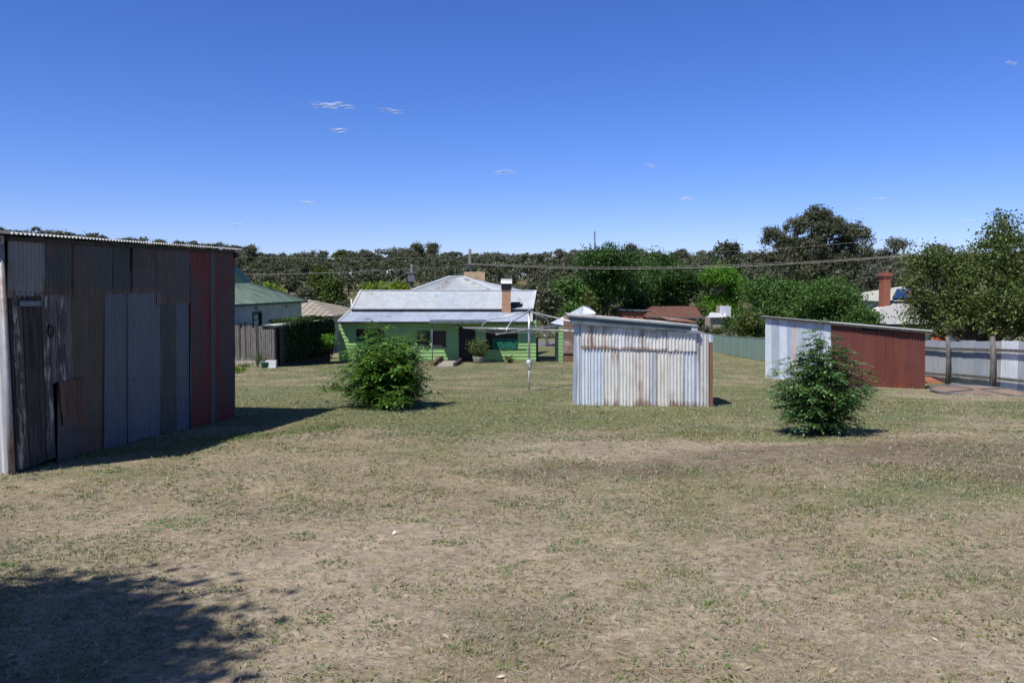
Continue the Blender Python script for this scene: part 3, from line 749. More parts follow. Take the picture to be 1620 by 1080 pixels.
# barge capping and gutter end on the gable that faces the camera
bg = MB(); bg.beam(R(-.10, .05, .035), R(-.10, -Wd, .035), .10, .02, (0, 0, 1)); bg.build('barge_capping', M['iron_h'], sh, (.6, .62, .64, .2))
bd = MB(); bd.beam(R(-.09, .02, -.035), R(-.09, -Wd, -.035), .03, .10); bd.build('barge_board', M['dark_timber'], sh)
gt = MB(); gt.prism([R(-.14, .02, -.09), R(-.14, -.09, -.18), R(-.14, -1.6, -.18), R(-.14, -1.6, -.085)], PE.e*.09); gt.build('gutter', M['iron_h'], sh, (.5, .53, .57, .15))

# ================================================================ SMALL CENTRE SHED
a = gnd(911, 640.5); b = gnd(1127.5, 645.5)
ang = 0.035
a = Vector((a.x, a.y, 0)); d = (b.x-a.x); b = Vector((b.x, a.y-ang*d, 0))
PF = Plane(a, b); cs = thing('outhouse_shed', 'small pale corrugated iron outhouse with rust streaks and sagging grey barge, centre of the yard', 'shed', (a.x, a.y, g(a.x, a.y)))
def z4(x, y): return (x/3.6+820, y/3.6+360)
def q4(*q): return [z4(*p) for p in q]
def btm(x): return 1004+(x-325)*(1023-1004)/(1105-325)
def rt(x): return 548+(x-355)*(600-548)/(1020-355)
low = [(325, 357, 590, (.62, .68, .76, .12), -.004), (355, 410, 690, (.66, .71, .77, .14), .0), (408, 488, 690, (.62, .69, .78, .2), .004), (486, 575, 690, (.74, .74, .71, .30), .001), (573, 650, 690, (.74, .74, .70, .18), .006), (648, 745, 695, (.72, .70, .66, .40), .0), (743, 790, 700, (.52, .55, .60, .34), .004),
       (788, 862, 700, (.72, .70, .65, .24), .0), (860, 945, 700, (.72, .72, .69, .42), .005), (943, 1012, 700, (.66, .71, .78, .32), .001), (1008, 1032, 600, (.60, .64, .72, .38), .006)]
for i, (x0, x1, tp, c, o) in enumerate(low):
    wsheet(PF, cs, q4((x0, btm(x0)+6), (x1, btm(x1)+6), (x0-1, tp-14 if tp > 650 else (rt(x0) if x0 < 400 else tp)), (x1, tp-14 if tp > 650 else (rt(x1) if x0 < 400 else tp))), c, o, seed=60+i, jit=.004, depth=.02)
for i, (x0, x1, c, yb) in enumerate([(356, 528, (.80, .80, .78, .44), 688), (526, 722, (.80, .82, .86, .45), 692), (720, 852, (.80, .80, .78, .46), 698), (850, 1016, (.74, .74, .72, .24), 703)]):
    wsheet(PF, cs, q4((x0, yb), (x1, yb+3), (x0, rt(x0)), (x1, rt(x1))), c, .028+.006*(i % 2), seed=80+i, jit=.004, amp=.015)
# right-hand lower bay
wsheet(PF, cs, q4((1030, btm(1030)+6), (1084, btm(1084)+6), (1030, 606), (1084, 610)), (.62, .62, .60, .28), -.01, seed=90, depth=.02)
wsheet(PF, cs, q4((1082, btm(1082)+6), (1108, btm(1108)+6), (1082, 652), (1108, 652)), (.34, .15, .09, .9), -.004, seed=91, depth=.02)
wsheet(PF, cs, q4((1078, 654), (1109, 654), (1078, 608), (1109, 611)), (.58, .62, .70, .2), .004, seed=92)
# side, back and roof
D = 1.75
n_ = PF.n*-1
def Q(u, v, o): return PF.at(u, v)+n_*o
BL, BR = PF.at(*z4(325, btm(325))), PF.at(*z4(1108, btm(1108)))
TL, TR = PF.at(*z4(340, 552)), PF.at(*z4(1105, 612)); TM = PF.at(*z4(1020, 596))
for nm, p0, p1, t0, t1 in (('wall_sheet', BL, BL+n_*D, TL, TL+n_*D), ('wall_sheet', BR, BR+n_*D, TR, TR+n_*D), ('wall_sheet', BL+n_*D, BR+n_*D, TL+n_*D, TR+n_*D)):
    p0 = p0.copy(); p1 = p1.copy(); p0.z -= .25; p1.z -= .35
    MB().patch(p0, p1, t0, t1, .076, .009, 6, 3, .003, seed=93).build(nm, M['iron'], cs, (.45, .52, .60, .4))
r0 = PF.at(*z4(281, 494), .10); r1 = PF.at(*z4(1020, 556), .10)
dn = Vector((0, 0, -.05)); rf = MB().patch(r0, r0+n_*(D+.15)+dn, r1, r1+n_*(D+.15)+dn, .076, .010, 6, 5, .004, seed=94)
rf.build('roof', M['iron_roof'], cs, (.62, .60, .58, .40))
# sagging barge board in two lengths
for (ua, ub, va, vb, hb) in ((283, 785, 500, 541, 46), (783, 1021, 541, 560, 36)):
    p0 = PF.at(*z4(ua, va), .10); p1 = PF.at(*z4(ub, vb), .10)
    dz = hb/3.6/F*18.4
    MB().prism([p0, p1, p1-Vector((0, 0, dz*.9)), p0+PF.e*(.06 if ua < 300 else 0)-Vector((0, 0, dz))], PF.n*.03).build('barge_board', M['gutter_grey'], cs)
    MB().beam(p0+PF.n*.03, p1+PF.n*.03, .09, .035).build('barge_capping', M['iron_h'], cs, (.30, .34, .37, .2))
ff = PF.at(*z4(985, 575), .145); f2 = PF.at(*z4(1021, 579), .145)
MB().beam(ff, f2, .02, .09).build('flashing', M['iron_h'], cs, (.55, .57, .6, .1))
# rust patch sheet over the top right of the roof
p0 = PF.at(*z4(860, 532), -.3)+Vector((0, 0, .03)); p1 = PF.at(*z4(1012, 545), -.3)+Vector((0, 0, .03))
MB().patch(p0, p0+n_*1.2, p1, p1+n_*1.2, .076, .01).build('roof_patch', M['iron_roof'], cs, (.42, .26, .2, .55))

# ================================================================ RIGHT SHED (silver side, red front)
c0 = gnd(1314, 609.5); l0 = gnd(1211.5, 597.5); r0_ = gnd(1463, 615)
C = Vector((c0.x, c0.y, 0)); Lp = Vector((l0.x, l0.y, 0)); Rp = Vector((r0_.x, r0_.y, 0))
rs = thing('lean_to_shed', 'low iron shed with bright silver side and dark red corrugated front', 'shed', (C.x, C.y, g(C.x, C.y)))
PS = Plane(Lp, C); PR = Plane(C, Rp)
def z6(x, y): return (x/4.697+1190, y/4.697+480)
def q6(*q): return [z6(*p) for p in q]
def rl(x): return 95+(x-95)*(205-95)/(1295-95)   # roof line
sv = [(100, 148, (.62, .66, .72, .1), .0), (146, 205, (.40, .46, .53, .1), .005), (203, 262, (.62, .68, .78, .08), .0), (260, 300, (.42, .48, .58, .1), .004), (298, 336, (.52, .47, .45, .2), .0), (334, 400, (.44, .50, .58, .1), .005), (398, 470, (.55, .62, .74, .08), .0), (468, 530, (.46, .52, .60, .12), .004), (528, 592, (.64, .68, .76, .08), .0)]
def sb(x): return 552+(x-100)*(609.5-597.5)*4.697/(585-100)
for i, (x0, x1, c, o) in enumerate(sv):
    wsheet(PS, rs, q6((x0, sb(x0)), (x1, sb(x1)), (x0, rl(x0)+14), (x1, rl(x1)+14)), c, o, seed=100+i, depth=.06)
def rb_(x): return 608+(x-590)*(637-608)/(1284-590)
rd = [(586, 702, 155, (.145, .054, .046, .12), .0), (700, 818, 165, (.15, .052, .044, .12), .012), (816, 930, 198, (.16, .056, .044, .16), .002), (926, 1046, 202, (.145, .05, .04, .14), .008), (1042, 1162, 206, (.155, .054, .038, .28), .000), (1158, 1286, 214, (.148, .054, .045, .14), .008)]
M['ironred2'] = m_iron('rust_red_iron', (4, 4, .35), rustcol=((.22, .05, .025), (.30, .085, .035)), spotscale=1.0, metal=0)
for i, (x0, x1, tp, c, o) in enumerate(rd):
    wsheet(PR, rs, q6((x0, rb_(x0)), (x1, rb_(x1)), (x0, tp), (x1, tp+6)), c, o, seed=120+i, mat='ironred2', depth=.05, amp=.017)
TLr = PS.at(*z6(100, rl(100)+8)); TC = PS.at(*z6(588, rl(588)+8)); TRr = PR.at(*z6(1284, rl(1284)+8))
far = Vector((Rp.x+(Lp.x-C.x), Rp.y+(Lp.y-C.y), 0)); Tfar = Vector((far.x, far.y, TLr.z+(TRr.z-TC.z)))
bk = MB(); gz = g(C.x, C.y)-.3
nC = Vector((C.x+.05, C.y+.06, 0))
bk.quad((nC.x, nC.y, gz), (Rp.x-.03, Rp.y+.06, gz), (Rp.x-.03, Rp.y+.06, TRr.z), (nC.x, nC.y, TC.z-.02))
bk.build('shade_backing', M['black'], rs)  # black sheet stands in for the shade inside, behind the red front
MB().patch((Rp.x, Rp.y, gz-.2), (far.x, far.y, gz-.6), TRr, Tfar, .076, .009).build('wall_sheet', M['iron'], rs, (.4, .42, .44, .3))
MB().patch((Lp.x, Lp.y, gz-.6), (far.x, far.y, gz-.6), TLr, Tfar, .076, .009).build('wall_sheet', M['iron'], rs, (.4, .42, .44, .3))
up_ = Vector((0, 0, .05)); ov1 = (C-Rp).normalized(); ov2 = (C-Lp).normalized()
RC = TC+ov1*.14+ov2*.22+up_; RL = TLr+ov1*.14-ov2*.12+up_; RR = TRr-ov1*.10+ov2*.22+up_; RF = Tfar-ov1*.1-ov2*.12+up_
MB().patch(RC, RL, RR, RF, .076, .010, 6, 4, .003).build('roof', M['iron_roof'], rs, (.55, .57, .6, .2))
MB().beam(RC-Vector((0, 0, .05)), RR-Vector((0, 0, .05)), .03, .07).build('fascia_board', M['dark_timber'], rs)
MB().beam(RC-Vector((0, 0, .05)), RL-Vector((0, 0, .05)), .03, .06).build('fascia_board', M['dark_timber'], rs)

# ================================================================ IRON FENCE on the right boundary
f0 = gnd(1464, 603.5); f1 = gnd(1622, 622.5)
FA = Vector((14.1+.07*(f0.y-22), f0.y+1.2, 0)); FB = Vector((13.9, 15.5, 0))
FP = Plane(FA, FB)      # seen face
if FP.n.x > 0: FP.n = FP.n*-1
fe = thing('iron_fence', 'silver corrugated iron boundary fence with grey timber posts and rails', 'fence', (FA.x, FA.y, g(FA.x, FA.y)))
n = 17; fh = 1.42; wdt = FP.L/n; rg = random.Random(4)
tints = [(.42, .45, .48, .15), (.44, .45, .46, .2), (.70, .73, .77, .06), (.40, .43, .48, .12), (.37, .41, .47, .12), (.66, .69, .73, .08)]
for i in range(n):
    s0, s1 = i*wdt-.02, (i+1)*wdt+.02; p0 = FP.s(s0, 0); p1 = FP.s(s1, 0); o = -.03 if i % 2 else -.036
    h0 = g(p0.x, p0.y); h1 = g(p1.x, p1.y); tj = rg.uniform(-.02, .02)
    MB().patch(FP.s(s0, h0-.06, o), FP.s(s1, h1-.06, o), FP.s(s0, h0+fh+tj, o), FP.s(s1, h1+fh+tj, o), .076, .009, 6, 4, .003, seed=i).build('fence_sheet', M['iron'], fe, tints[rg.randrange(6)])
for hh in (.30, 1.16):
    k = 5
    for i in range(k):
        s0, s1 = FP.L*i/k, FP.L*(i+1)/k; p0 = FP.s(s0, 0); p1 = FP.s(s1, 0)
        j0, j1 = rg.uniform(-.03, .03), rg.uniform(-.03, .03)
        MB().beam(FP.s(s0, g(p0.x, p0.y)+hh+j0, .045), FP.s(s1, g(p1.x, p1.y)+hh+j1, .045), .045, .085).build('rail', M['grey_timber'], fe)
ds = ray(1510, 560); 
def onfence(u, off=0.):
    p = FP.at(u, 500, off); return FP.par(p)
for u, w, h in ((1464.5, .12, 1.35), (1511, .13, 1.56), (1583.5, .15, 1.56), (1668, .14, 1.5), (1800, .14, 1.5)):
    s_ = onfence(u); p = FP.s(s_, 0, .15); b = MB(); gz_ = g(p.x, p.y); b.sm = True
    lean = .05
    b.tube([(p.x, p.y, gz_-.2), (p.x-.01, p.y, gz_+h*.5), (p.x-lean, p.y+.03, gz_+h)], [w/2*1.12, w/2, w/2*.95], 9); b.build('post', M['grey_timber'], fe)

# round rusty lid, and a loose rusted sheet
dc = gnd(1545, 621.5)
dk = thing('tank_lid', 'round rusty steel tank lid lying flat on the grass beside the iron fence', 'tank lid', dc)
b = MB(); b.sm = False; b.lathe(dc+Vector((0, 0, .05)), [(1.1, 0), (1.1, .012), (.6, .03), (.05, .045)], 48); b.build('disc', M['iron_h'], dk, (.33, .235, .18, .30))
b = MB(); b.sm = True; tt = np.linspace(0, 2*PI, 49); b.tube([dc+Vector((1.14*math.cos(q), 1.14*math.sin(q), .055)) for q in tt], .024, 8, False); b.build('rim', M['dull_metal'], dk)
for i in range(4):
    a_ = .35+i*PI/2; w0 = Vector((math.cos(a_), math.sin(a_), 0)); 
    MB().beam(dc+w0*1.1+Vector((0, 0, .082)), dc+w0*.15+Vector((0, 0, .102)), .05, .012).build('spoke', M['dull_metal'], dk)
rp = gnd(1487, 604.5); P = Plane(rp, rp+Vector((1, .05, 0)))
so = MB().patch(rp+Vector((-.65, -.4, .03)), rp+Vector((-.5, .4, .16)), rp+Vector((.75, -.35, .03)), rp+Vector((.8, .35, .06)), .076, .01).build('loose_iron_sheet', M['iron_h'], None, (.40, .15, .10, .5), org=rp)
tag(so, 'rusty loose corrugated sheet lying at the foot of the fence by the red shed', 'iron sheet')
wp = gnd(1487, 616)
# white scrap on the near lawn
wp = gnd(623, 846); b = MB(); b.prism([wp+Vector((-.014, 0, .008)), wp+Vector((.003, -.010, .010)), wp+Vector((.020, .006, .022)), wp+Vector((.0, .016, .026))], (.003, .002, .004))
tag(b.build('paper_scrap', M['white'], None, org=wp), 'small white scrap of litter on the bare lawn', 'litter')

# ================================================================ CLOTHESLINE
cb_ = gnd(837, 616.5); top = pix(837.5, 491, cb_.y)
cl = thing('clothesline', 'rotary clothes hoist on a steel pole in front of the green cottage', 'clothesline', cb_)
b = MB(); b.sm = True; hz = pix(837, 521, cb_.y).z; cz_ = pix(837, 575, cb_.y).z
b.tube([cb_-Vector((0, 0, .1)), (cb_.x, cb_.y, cz_)], .028, 12); b.build('lower_pole', M['silver'], cl)
b = MB(); b.sm = True; b.tube([(cb_.x, cb_.y, cz_), (cb_.x, cb_.y, top.z)], .034, 12); b.build('pole', M['silver'], cl)
b = MB(); b.sm = True; b.lathe((cb_.x, cb_.y, cz_-.12), [(.05, -.05), (.07, 0), (.075, .07), (.10, .10), (.10, .19), (.06, .24)], 14); b.build('winder_box', M['silver'], cl)
b = MB(); b.sm = True; b.tube([(cb_.x, cb_.y-.08, cz_), (cb_.x+.02, cb_.y-.16, cz_-.04), (cb_.x+.03, cb_.y-.18, cz_-.16)], .011, 6); b.build('crank_handle', M['silver'], cl)
ends = []
for i, deg in enumerate((155, 245, 335, 65)):
    r = math.radians(deg); dd = Vector((math.cos(r), math.sin(r), 0)); e_ = Vector((cb_.x, cb_.y, hz))+dd*2.2; ends.append((dd, e_))
    b = MB(); b.sm = True; b.tube([Vector((cb_.x, cb_.y, hz)), e_-Vector((0, 0, .01))], [.021, .018], 8); arm = b.build('arm', M['silver'], cl)
    b = MB(); b.sm = True; q1 = Vector((cb_.x, cb_.y, hz))+dd*1.55
    b.tube([top-Vector((0, 0, .03)), top.lerp(q1, .82)+Vector((0, 0, .17)), q1+Vector((0, 0, .14))-dd*.05, q1+Vector((0, 0, .07)), q1], [.017]*5, 8); b.build('strut', M['silver'], cl)
for k in (.5, .68, .86, 1.0):
    b = MB(); b.sm = False
    for i in range(4):
        p = Vector((cb_.x, cb_.y, hz+.02))+ends[i][0]*2.2*k; q = Vector((cb_.x, cb_.y, hz+.02))+ends[(i+1) % 4][0]*2.2*k
        b.tube([p, p.lerp(q, .5)-Vector((0, 0, .03)), q], .0035, 4, False)
    b.build('line_wire', M['wire'], cl)
b = MB(); b.sm = True; b.lathe(top-Vector((0, 0, .05)), [(.05, 0), (.05, .06), (.02, .09)], 12); b.build('hub', M['dull_metal'], cl)
# ================================================================ HOUSES
def boards(pl, s0, s1, z0, z1, pitch=.215, depth=.02, openings=(), off=0.):
    """lapped boards with cut-outs; openings: (s0, s1, z0, z1)"""
    mb = MB(); ss = sorted({s0, s1, *[o[0] for o in openings], *[o[1] for o in openings]})
    for a, b in zip(ss, ss[1:]):
        z = z0
        while z < z1-1e-4:
            zt = min(z+pitch, z1)
            hole = [o for o in openings if o[0] <= a+1e-6 and o[1] >= b-1e-6]
            segs = [(z, zt)]
            for o in hole:
                ns = []
                for q0, q1 in segs:
                    if o[3] <= q0 or o[2] >= q1: ns.append((q0, q1))
                    else:
                        if q0 < o[2]: ns.append((q0, o[2]))
                        if o[3] < q1: ns.append((o[3], q1))
                segs = ns
            for q0, q1 in segs:
                d0 = depth*(1-(q0-z)/pitch); d1 = depth*(1-(q1-z)/pitch)
                mb.quad(pl.s(a, q0, off+d0), pl.s(b, q0, off+d0), pl.s(b, q1, off+d1), pl.s(a, q1, off+d1))
                if q0 == z: mb.quad(pl.s(a, q0, off), pl.s(b, q0, off), pl.s(b, q0, off+d0), pl.s(a, q0, off+d0))
            z = zt
    return mb
def pbox(pl, s0, s1, z0, z1, o0, o1, mb=None):
    mb = mb or MB()
    return mb.hexa([pl.s(s0, z0, o1), pl.s(s1, z0, o1), pl.s(s1, z0, o0), pl.s(s0, z0, o0)], [pl.s(s0, z1, o1), pl.s(s1, z1, o1), pl.s(s1, z1, o0), pl.s(s0, z1, o0)])
def window(pl, par, s0, s1, z0, z1, frame, glass, t=.06, bar=True, name='window'):
    f = MB()
    for a in ((s0-t, s1+t, z1, z1+t), (s0-t, s1+t, z0-t, z0), (s0-t, s0, z0, z1), (s1, s1+t, z0, z1)): pbox(pl, a[0], a[1], a[2], a[3], -.08, .035, f)
    fr = f.build(name, frame, par)
    pbox(pl, s0, s1, z0, z1, -.09, -.05).build('pane', glass, fr)
    if bar: pbox(pl, s0, s1, (z0+z1)/2-.02, (z0+z1)/2+.02, -.05, -.01).build('sash_bar', frame, fr)
    return fr
HY = 47.0
P0 = pix(537, 572, HY); P1 = pix(848, 572, HY)
PH = Plane((P0.x, HY), (P1.x, HY)); HB = P0.z; HL = PH.L
hz_ = lambda v: pix(800, v, HY).z
hs = lambda u: pix(u, 540, HY).x-P0.x
house = thing('cottage', 'light green weatherboard cottage with silver iron roof and green window blinds', 'house', (P0.x, HY, HB))
EZ = hz_(507)
ops = [(hs(565), hs(607), hz_(547), hz_(521.5)), (hs(660.5), hs(679), hz_(546), hz_(524)), (hs(685.5), hs(704.5), hz_(546), hz_(524)), (hs(727.5), hs(750.5), HB, hz_(518.5)), (hs(770), hs(818), hz_(551), hz_(523))]
boards(PH, 0, HL, HB-.1, EZ, .215, .034, ops).build('wall', M['green_board'], house)
inn = MB(); inn.quad(PH.s(0, HB-.3, -.12), PH.s(HL, HB-.3, -.12), PH.s(HL, EZ, -.12), PH.s(0, EZ, -.12)); inn.build('shade_backing', M['black'], house)  # indoor darkness painted as a black sheet behind the openings
PWs = Plane((P0.x, HY+9), (P0.x, HY)); PEs = Plane((P1.x, HY), (P1.x, HY+9))
RS = (pix(800, 460, 52.6).z-pix(800, 489, 49.6).z)/3.0
LZ0 = pix(800, 508.5, 46.5).z; LZ1 = pix(800, 491, 49.9).z
for pl_ in (PWs, PEs):
    boards(pl_, 0, 9, HB-.6, EZ, .215, .022).build('side_wall', M['green_board'] if pl_ is PWs else M['cream'], house)
RZ = pix(800, 460, 52.6).z; UZ0 = pix(800, 488.5, 49.5).z
for x, nr, xu in ((P0.x+.02, -1, pix(556, 490, 49.5).x+.12), (P1.x+.02, 1, P1.x+.02)):
    b = MB(); b.prism([(x, 46.9, EZ-.02), (x, 49.9, EZ-.02), (x, 49.9, LZ1-.06)], (.05, 0, 0)); b.build('gable', M['dark_green'] if nr > 0 else M['green_board'], house)
    x = xu; b = MB(); b.prism([(x, 49.9, EZ-.02), (x, 56, EZ-.02), (x, 56, UZ0-.1), (x, 52.6, RZ-.06), (x, 49.9, UZ0)], (.05, 0, 0)); b.build('gable', M['dark_green'] if nr > 0 else M['green_board'], house)
# lean-to roof in sheets, then the upper roof
X0 = pix(535, 508, 46.5).x; X1 = pix(841.5, 508, 46.5).x; X1b = pix(847.5, 459, 52.6).x
rg = random.Random(3)
def roofsheets(par, x0, x1, x0b, x1b, ya, za, yb, zb_, n, cols, laps=((0, 1),), amp=.016, base=(.56, .62, .72, .12)):
    for i in range(n):
        for (t0, t1) in laps:
            f0, f1 = i/n, (i+1)/n+.004; 
            def pt(f, t): return Vector((x0+(x1-x0)*f+((x0b+(x1b-x0b)*f)-(x0+(x1-x0)*f))*t, ya+(yb-ya)*t, za+(zb_-za)*t+.004*((i+int(t0*7)) % 2)))
            c = cols[rg.randrange(len(cols))]
            MB().patch(pt(f1, t0), pt(f0, t0), pt(f1, t1), pt(f0, t1), .095, amp, 6, 2, .003, seed=i).build('roof_sheet', M['iron_roof'], par, c)
lc = [(.47, .53, .64, .10), (.52, .58, .69, .10), (.43, .49, .60, .12), (.50, .55, .66, .14)]
roofsheets(house, X0, X1, X0, X1, 46.38, LZ0, 49.95, LZ1, 13, lc, ((0, .52), (.51, 1)))
uc = [(.54, .58, .63, .08), (.57, .61, .65, .20), (.52, .57, .63, .10), (.56, .59, .62, .28), (.57, .61, .66, .22)]
XU0 = pix(556, 490, 49.5).x
roofsheets(house, XU0, X1+.1, XU0, X1b, 49.5, UZ0, 52.6, RZ, 11, uc)
roofsheets(house, XU0, X1+.1, XU0, X1b, 56.2, UZ0-.1, 52.6, RZ, 4, uc)
MB().beam((X0, 46.39, LZ0-.05), (X1, 46.39, LZ0-.05), .03, .08).build('fascia_board', M['black'], house)
MB().beam((XU0, 49.55, UZ0-.10), (X1+.1, 49.55, UZ0-.10), .04, .14).build('fascia_board', M['black'], house)
MB().beam((XU0, 49.42, UZ0-.02), (X1+.1, 49.42, UZ0-.02), .09, .06).build('gutter', M['dull_metal'], house)
MB().beam((XU0-.05, 52.6, RZ+.03), (X1b+.05, 52.6, RZ+.03), .22, .05).build('ridge_cap', M['iron_roof'], house, (.60, .64, .68, .12))
r1 = pix(612, 457.5, 52.6).x; r2 = pix(655, 457.5, 52.6).x
MB().beam((r1, 52.62, RZ+.065), (r2, 52.62, RZ+.065), .2, .03).build('ridge_patch', M['iron_roof'], house, (.38, .15, .10, .7))
MB().beam((X1-.02, 46.5, LZ0+.02), (X1+.06, 49.9, LZ1+.02), .14, .05).build('barge_capping', M['iron_roof'], house, (.56, .57, .58, .2))
MB().beam((X1+.1, 49.45, UZ0+.02), (X1b, 52.6, RZ+.03), .14, .05).build('barge_capping', M['iron_roof'], house, (.62, .64, .66, .15))
MB().beam((XU0, 49.45, UZ0+.02), (XU0, 52.6, RZ+.03), .14, .05).build('barge_capping', M['iron_roof'], house, (.62, .62, .58, .2))
MB().beam((X0, 46.5, LZ0+.02), (X0, 49.9, LZ1+.02), .12, .05).build('barge_capping', M['iron_roof'], house, (.56, .55, .50, .2))
# hipped main roof behind
ap = pix(713, 437.5, 58.5); ap2 = pix(733, 437.5, 58.5)
hx0 = pix(640, 462, 52.7).x; hx1 = pix(775, 462, 52.7).x; hzb = RZ-.15
fl = Vector((hx0, 53, hzb)); fr_ = Vector((hx1+.6, 53, hzb)); br = Vector((hx1+2.5, 64, hzb)); blf = Vector((hx0-.3, 64, hzb))
for i in range(5):
    f0, f1 = i/5, (i+1)/5
    MB().patch(fr_.lerp(fl, 1-f1), fr_.lerp(fl, 1-f0), ap2.lerp(ap, 1-f1), ap2.lerp(ap, 1-f0), .095, .01, 6, 2, .003, seed=i).build('roof_sheet', M['iron_roof'], house, [(.50, .53, .54, .26), (.50, .52, .52, .42), (.52, .55, .58, .28)][i % 3])
MB().patch(br, fr_, ap2, ap2, .095, .01, 6, 2).build('roof_sheet', M['iron_roof'], house, (.54, .58, .64, .12))
MB().patch(fl, blf, ap, ap, .095, .01, 6, 2).build('roof_sheet', M['iron_roof'], house, (.54, .58, .64, .12))
for p, q in ((ap, fl), (ap2, fr_), (ap, ap2)):
    MB().beam(p+Vector((0, 0, .04)), q+Vector((0, 0, .04)), .26, .05).build('ridge_cap', M['iron_roof'], house, (.60, .65, .70, .12))
# windows and blinds
for i, o in enumerate(ops):
    if i == 3: continue
    fr = window(PH, house, *o, M['black'] if i in (0, 4) else M['dark_timber'], M['dark_glass'] if i in (0, 4) else M['brown_blind'], .04, i in (0, 4))
    if i in (1, 2): pbox(PH, o[0]-.08, o[1]+.08, o[2]-.10, o[2]-.04, 0, .09).build('sill', M['dark_timber'], fr)
def cloth(s0, s1, z0, z1, par, seed):
    rg = random.Random(seed); b = MB(); n, m = 14, 6
    ph = [rg.uniform(0, 6) for _ in range(4)]
    for j in range(m+1):
        for i in range(n+1):
            s = s0+(s1-s0)*i/n; z = z0+(z1-z0)*j/m
            z += .03*math.sin(i*.9+ph[0])*(1-abs(j/m-.5)) ; o = .05+.018*math.sin(i*1.3+j*.8+ph[1])+.012*math.sin(i*2.3-j+ph[2])
            b.v.append(tuple(PH.s(s, z, o)))
    for j in range(m):
        for i in range(n):
            k = j*(n+1)+i; b.f.append((k, k+1, k+n+2, k+n+1))
    b.sm = True; return b.build('blind', M['shade_cloth'], par)
cloth(hs(565), hs(612), hz_(547), hz_(533), house, 1)
cloth(hs(779), hs(819), hz_(552), hz_(535), house, 2)
MB().beam((P0.x+hs(769), 46.93, hz_(552.5)), (P0.x+hs(832), 46.93, hz_(551.0)), .03, .02).build('blind_rail', M['dark_timber'], house)
# door
o = ops[3]; dfr = MB()
for a_ in ((o[0]-.07, o[0], o[2], o[3]+.07), (o[1], o[1]+.07, o[2], o[3]+.07), (o[0], o[1], o[3], o[3]+.07)): pbox(PH, *a_, -.08, .04, dfr)
dd = pbox(PH, o[0]+.004, o[1]-.004, o[2], o[3], -.11, -.07).build('door', M['black'], house); dfr.build('door_frame', M['dark_green'], dd)
b = MB(); b.lathe(PH.s(o[0]+.1, HB+1.0, -.04), [(.03, -.03), (.03, .03)], 8); b.build('handle', M['dull_metal'], dd)
# porch canopy
PZ = pix(724, 508, 45.7).z; px0, px1 = pix(679, 508, 45.7).x, pix(769, 508, 45.7).x; zb2 = LZ0+.10
b = MB(); b.prism([(px0, 45.62, PZ-.03), (px0, 46.75, zb2), (px0, 46.75, zb2-.06), (px0, 45.62, PZ-.10)], (px1-px0, 0, 0)); b.build('canopy', M['dull_metal'], house)
MB().beam((px0, 45.58, PZ-.05), (px1, 45.58, PZ-.05), .10, .13).build('gutter', M['gutter_grey'], house)
for u in (683.8,):
    x = pix(u, 540, 45.75).x; b = MB(); b.sm = True; b.tube([(x, 45.75, HB-.1), (x, 45.75, PZ)], .028, 8); b.build('canopy_post', M['dull_metal'], house)
b = MB(); b.sm = True; xl = pix(723, 517, 46.9).x; zl = pix(723, 517, 46.9).z; b.tube([(xl, 47.0, zl), (xl, 46.86, zl)], .1, 14); b.build('wall_light', M['cream'], house)
# small brick chimney with cowl, tan brick chimney
cy = 49.2; x0, x1 = pix(794, 480, cy).x, pix(808, 480, cy).x; zc0 = pix(800, 494, cy).z; zc1 = pix(800, 458.5, cy).z
ch = MB().box(x0, cy, zc0-.25, x1, cy+.5, zc1).build('chimney', M['brick_tan'], house)
MB().box(x0-.04, cy-.05, zc1, x1+.05, cy+.55, pix(800, 449, cy).z).build('chimney_cap', M['black'], ch)
b = MB(); b.sm = True; zq = pix(800, 449, cy).z
prof = [(cy-.10+.7*t, zq+.30*math.sin(PI*t)+.02) for t in np.linspace(0, 1, 9)]
b.prism([(x0-.06, y, z) for y, z in prof], (x1-x0+.14, 0, 0)); b.sm = False; b.build('cowl', M['silver'], ch)
cy = 60.5; x0, x1 = pix(734.5, 440, cy).x, pix(767, 440, cy).x; zt = pix(750, 430, cy).z
ch = MB().box(x0, cy, zt-2.4, x1, cy+.7, zt).build('chimney', M['brick_cream'], house)
for u, h in ((741, 424), (750, 425)):
    x = pix(u, 430, cy+.3).x; b = MB(); b.sm = True; b.lathe((x, cy+.35, zt), [(.13, 0), (.11, .18), (.15, .2), (.15, .27)], 12); b.build('chimney_pot', M['dark_green'], ch)
ax0, ax1 = pix(808.5, 480, 49.7).x, pix(823, 480, 49.7).x; az = pix(815, 490, 49.7).z
b = MB(); b.box(ax0, 49.7, az, ax1, 50.3, pix(815, 478, 49.7).z); ac = b.build('roof_cooler', M['black'], house)
b = MB(); b.sm = True; xa = pix(824, 480, 49.8).x; b.tube([(ax1, 49.9, az+.2), (xa+.06, 49.9, az+.2)], .12, 12); b.build('fan_drum', M['black'], ac)
b = MB(); b.sm = True; q = [pix(808, 452, 50.5), pix(816, 455, 50.8), pix(821, 468, 50.3), pix(821.5, 482, 49.9)]; b.tube(q, .015, 6); b.build('pipe', M['silver'], ac)
b = MB(); b.sm = True; vp = pix(556, 482, 51); b.tube([(pix(556, 480, 51).x, 51, LZ0), pix(556, 473, 51)], .045, 8); b.build('vent_pipe', M['white'], house)
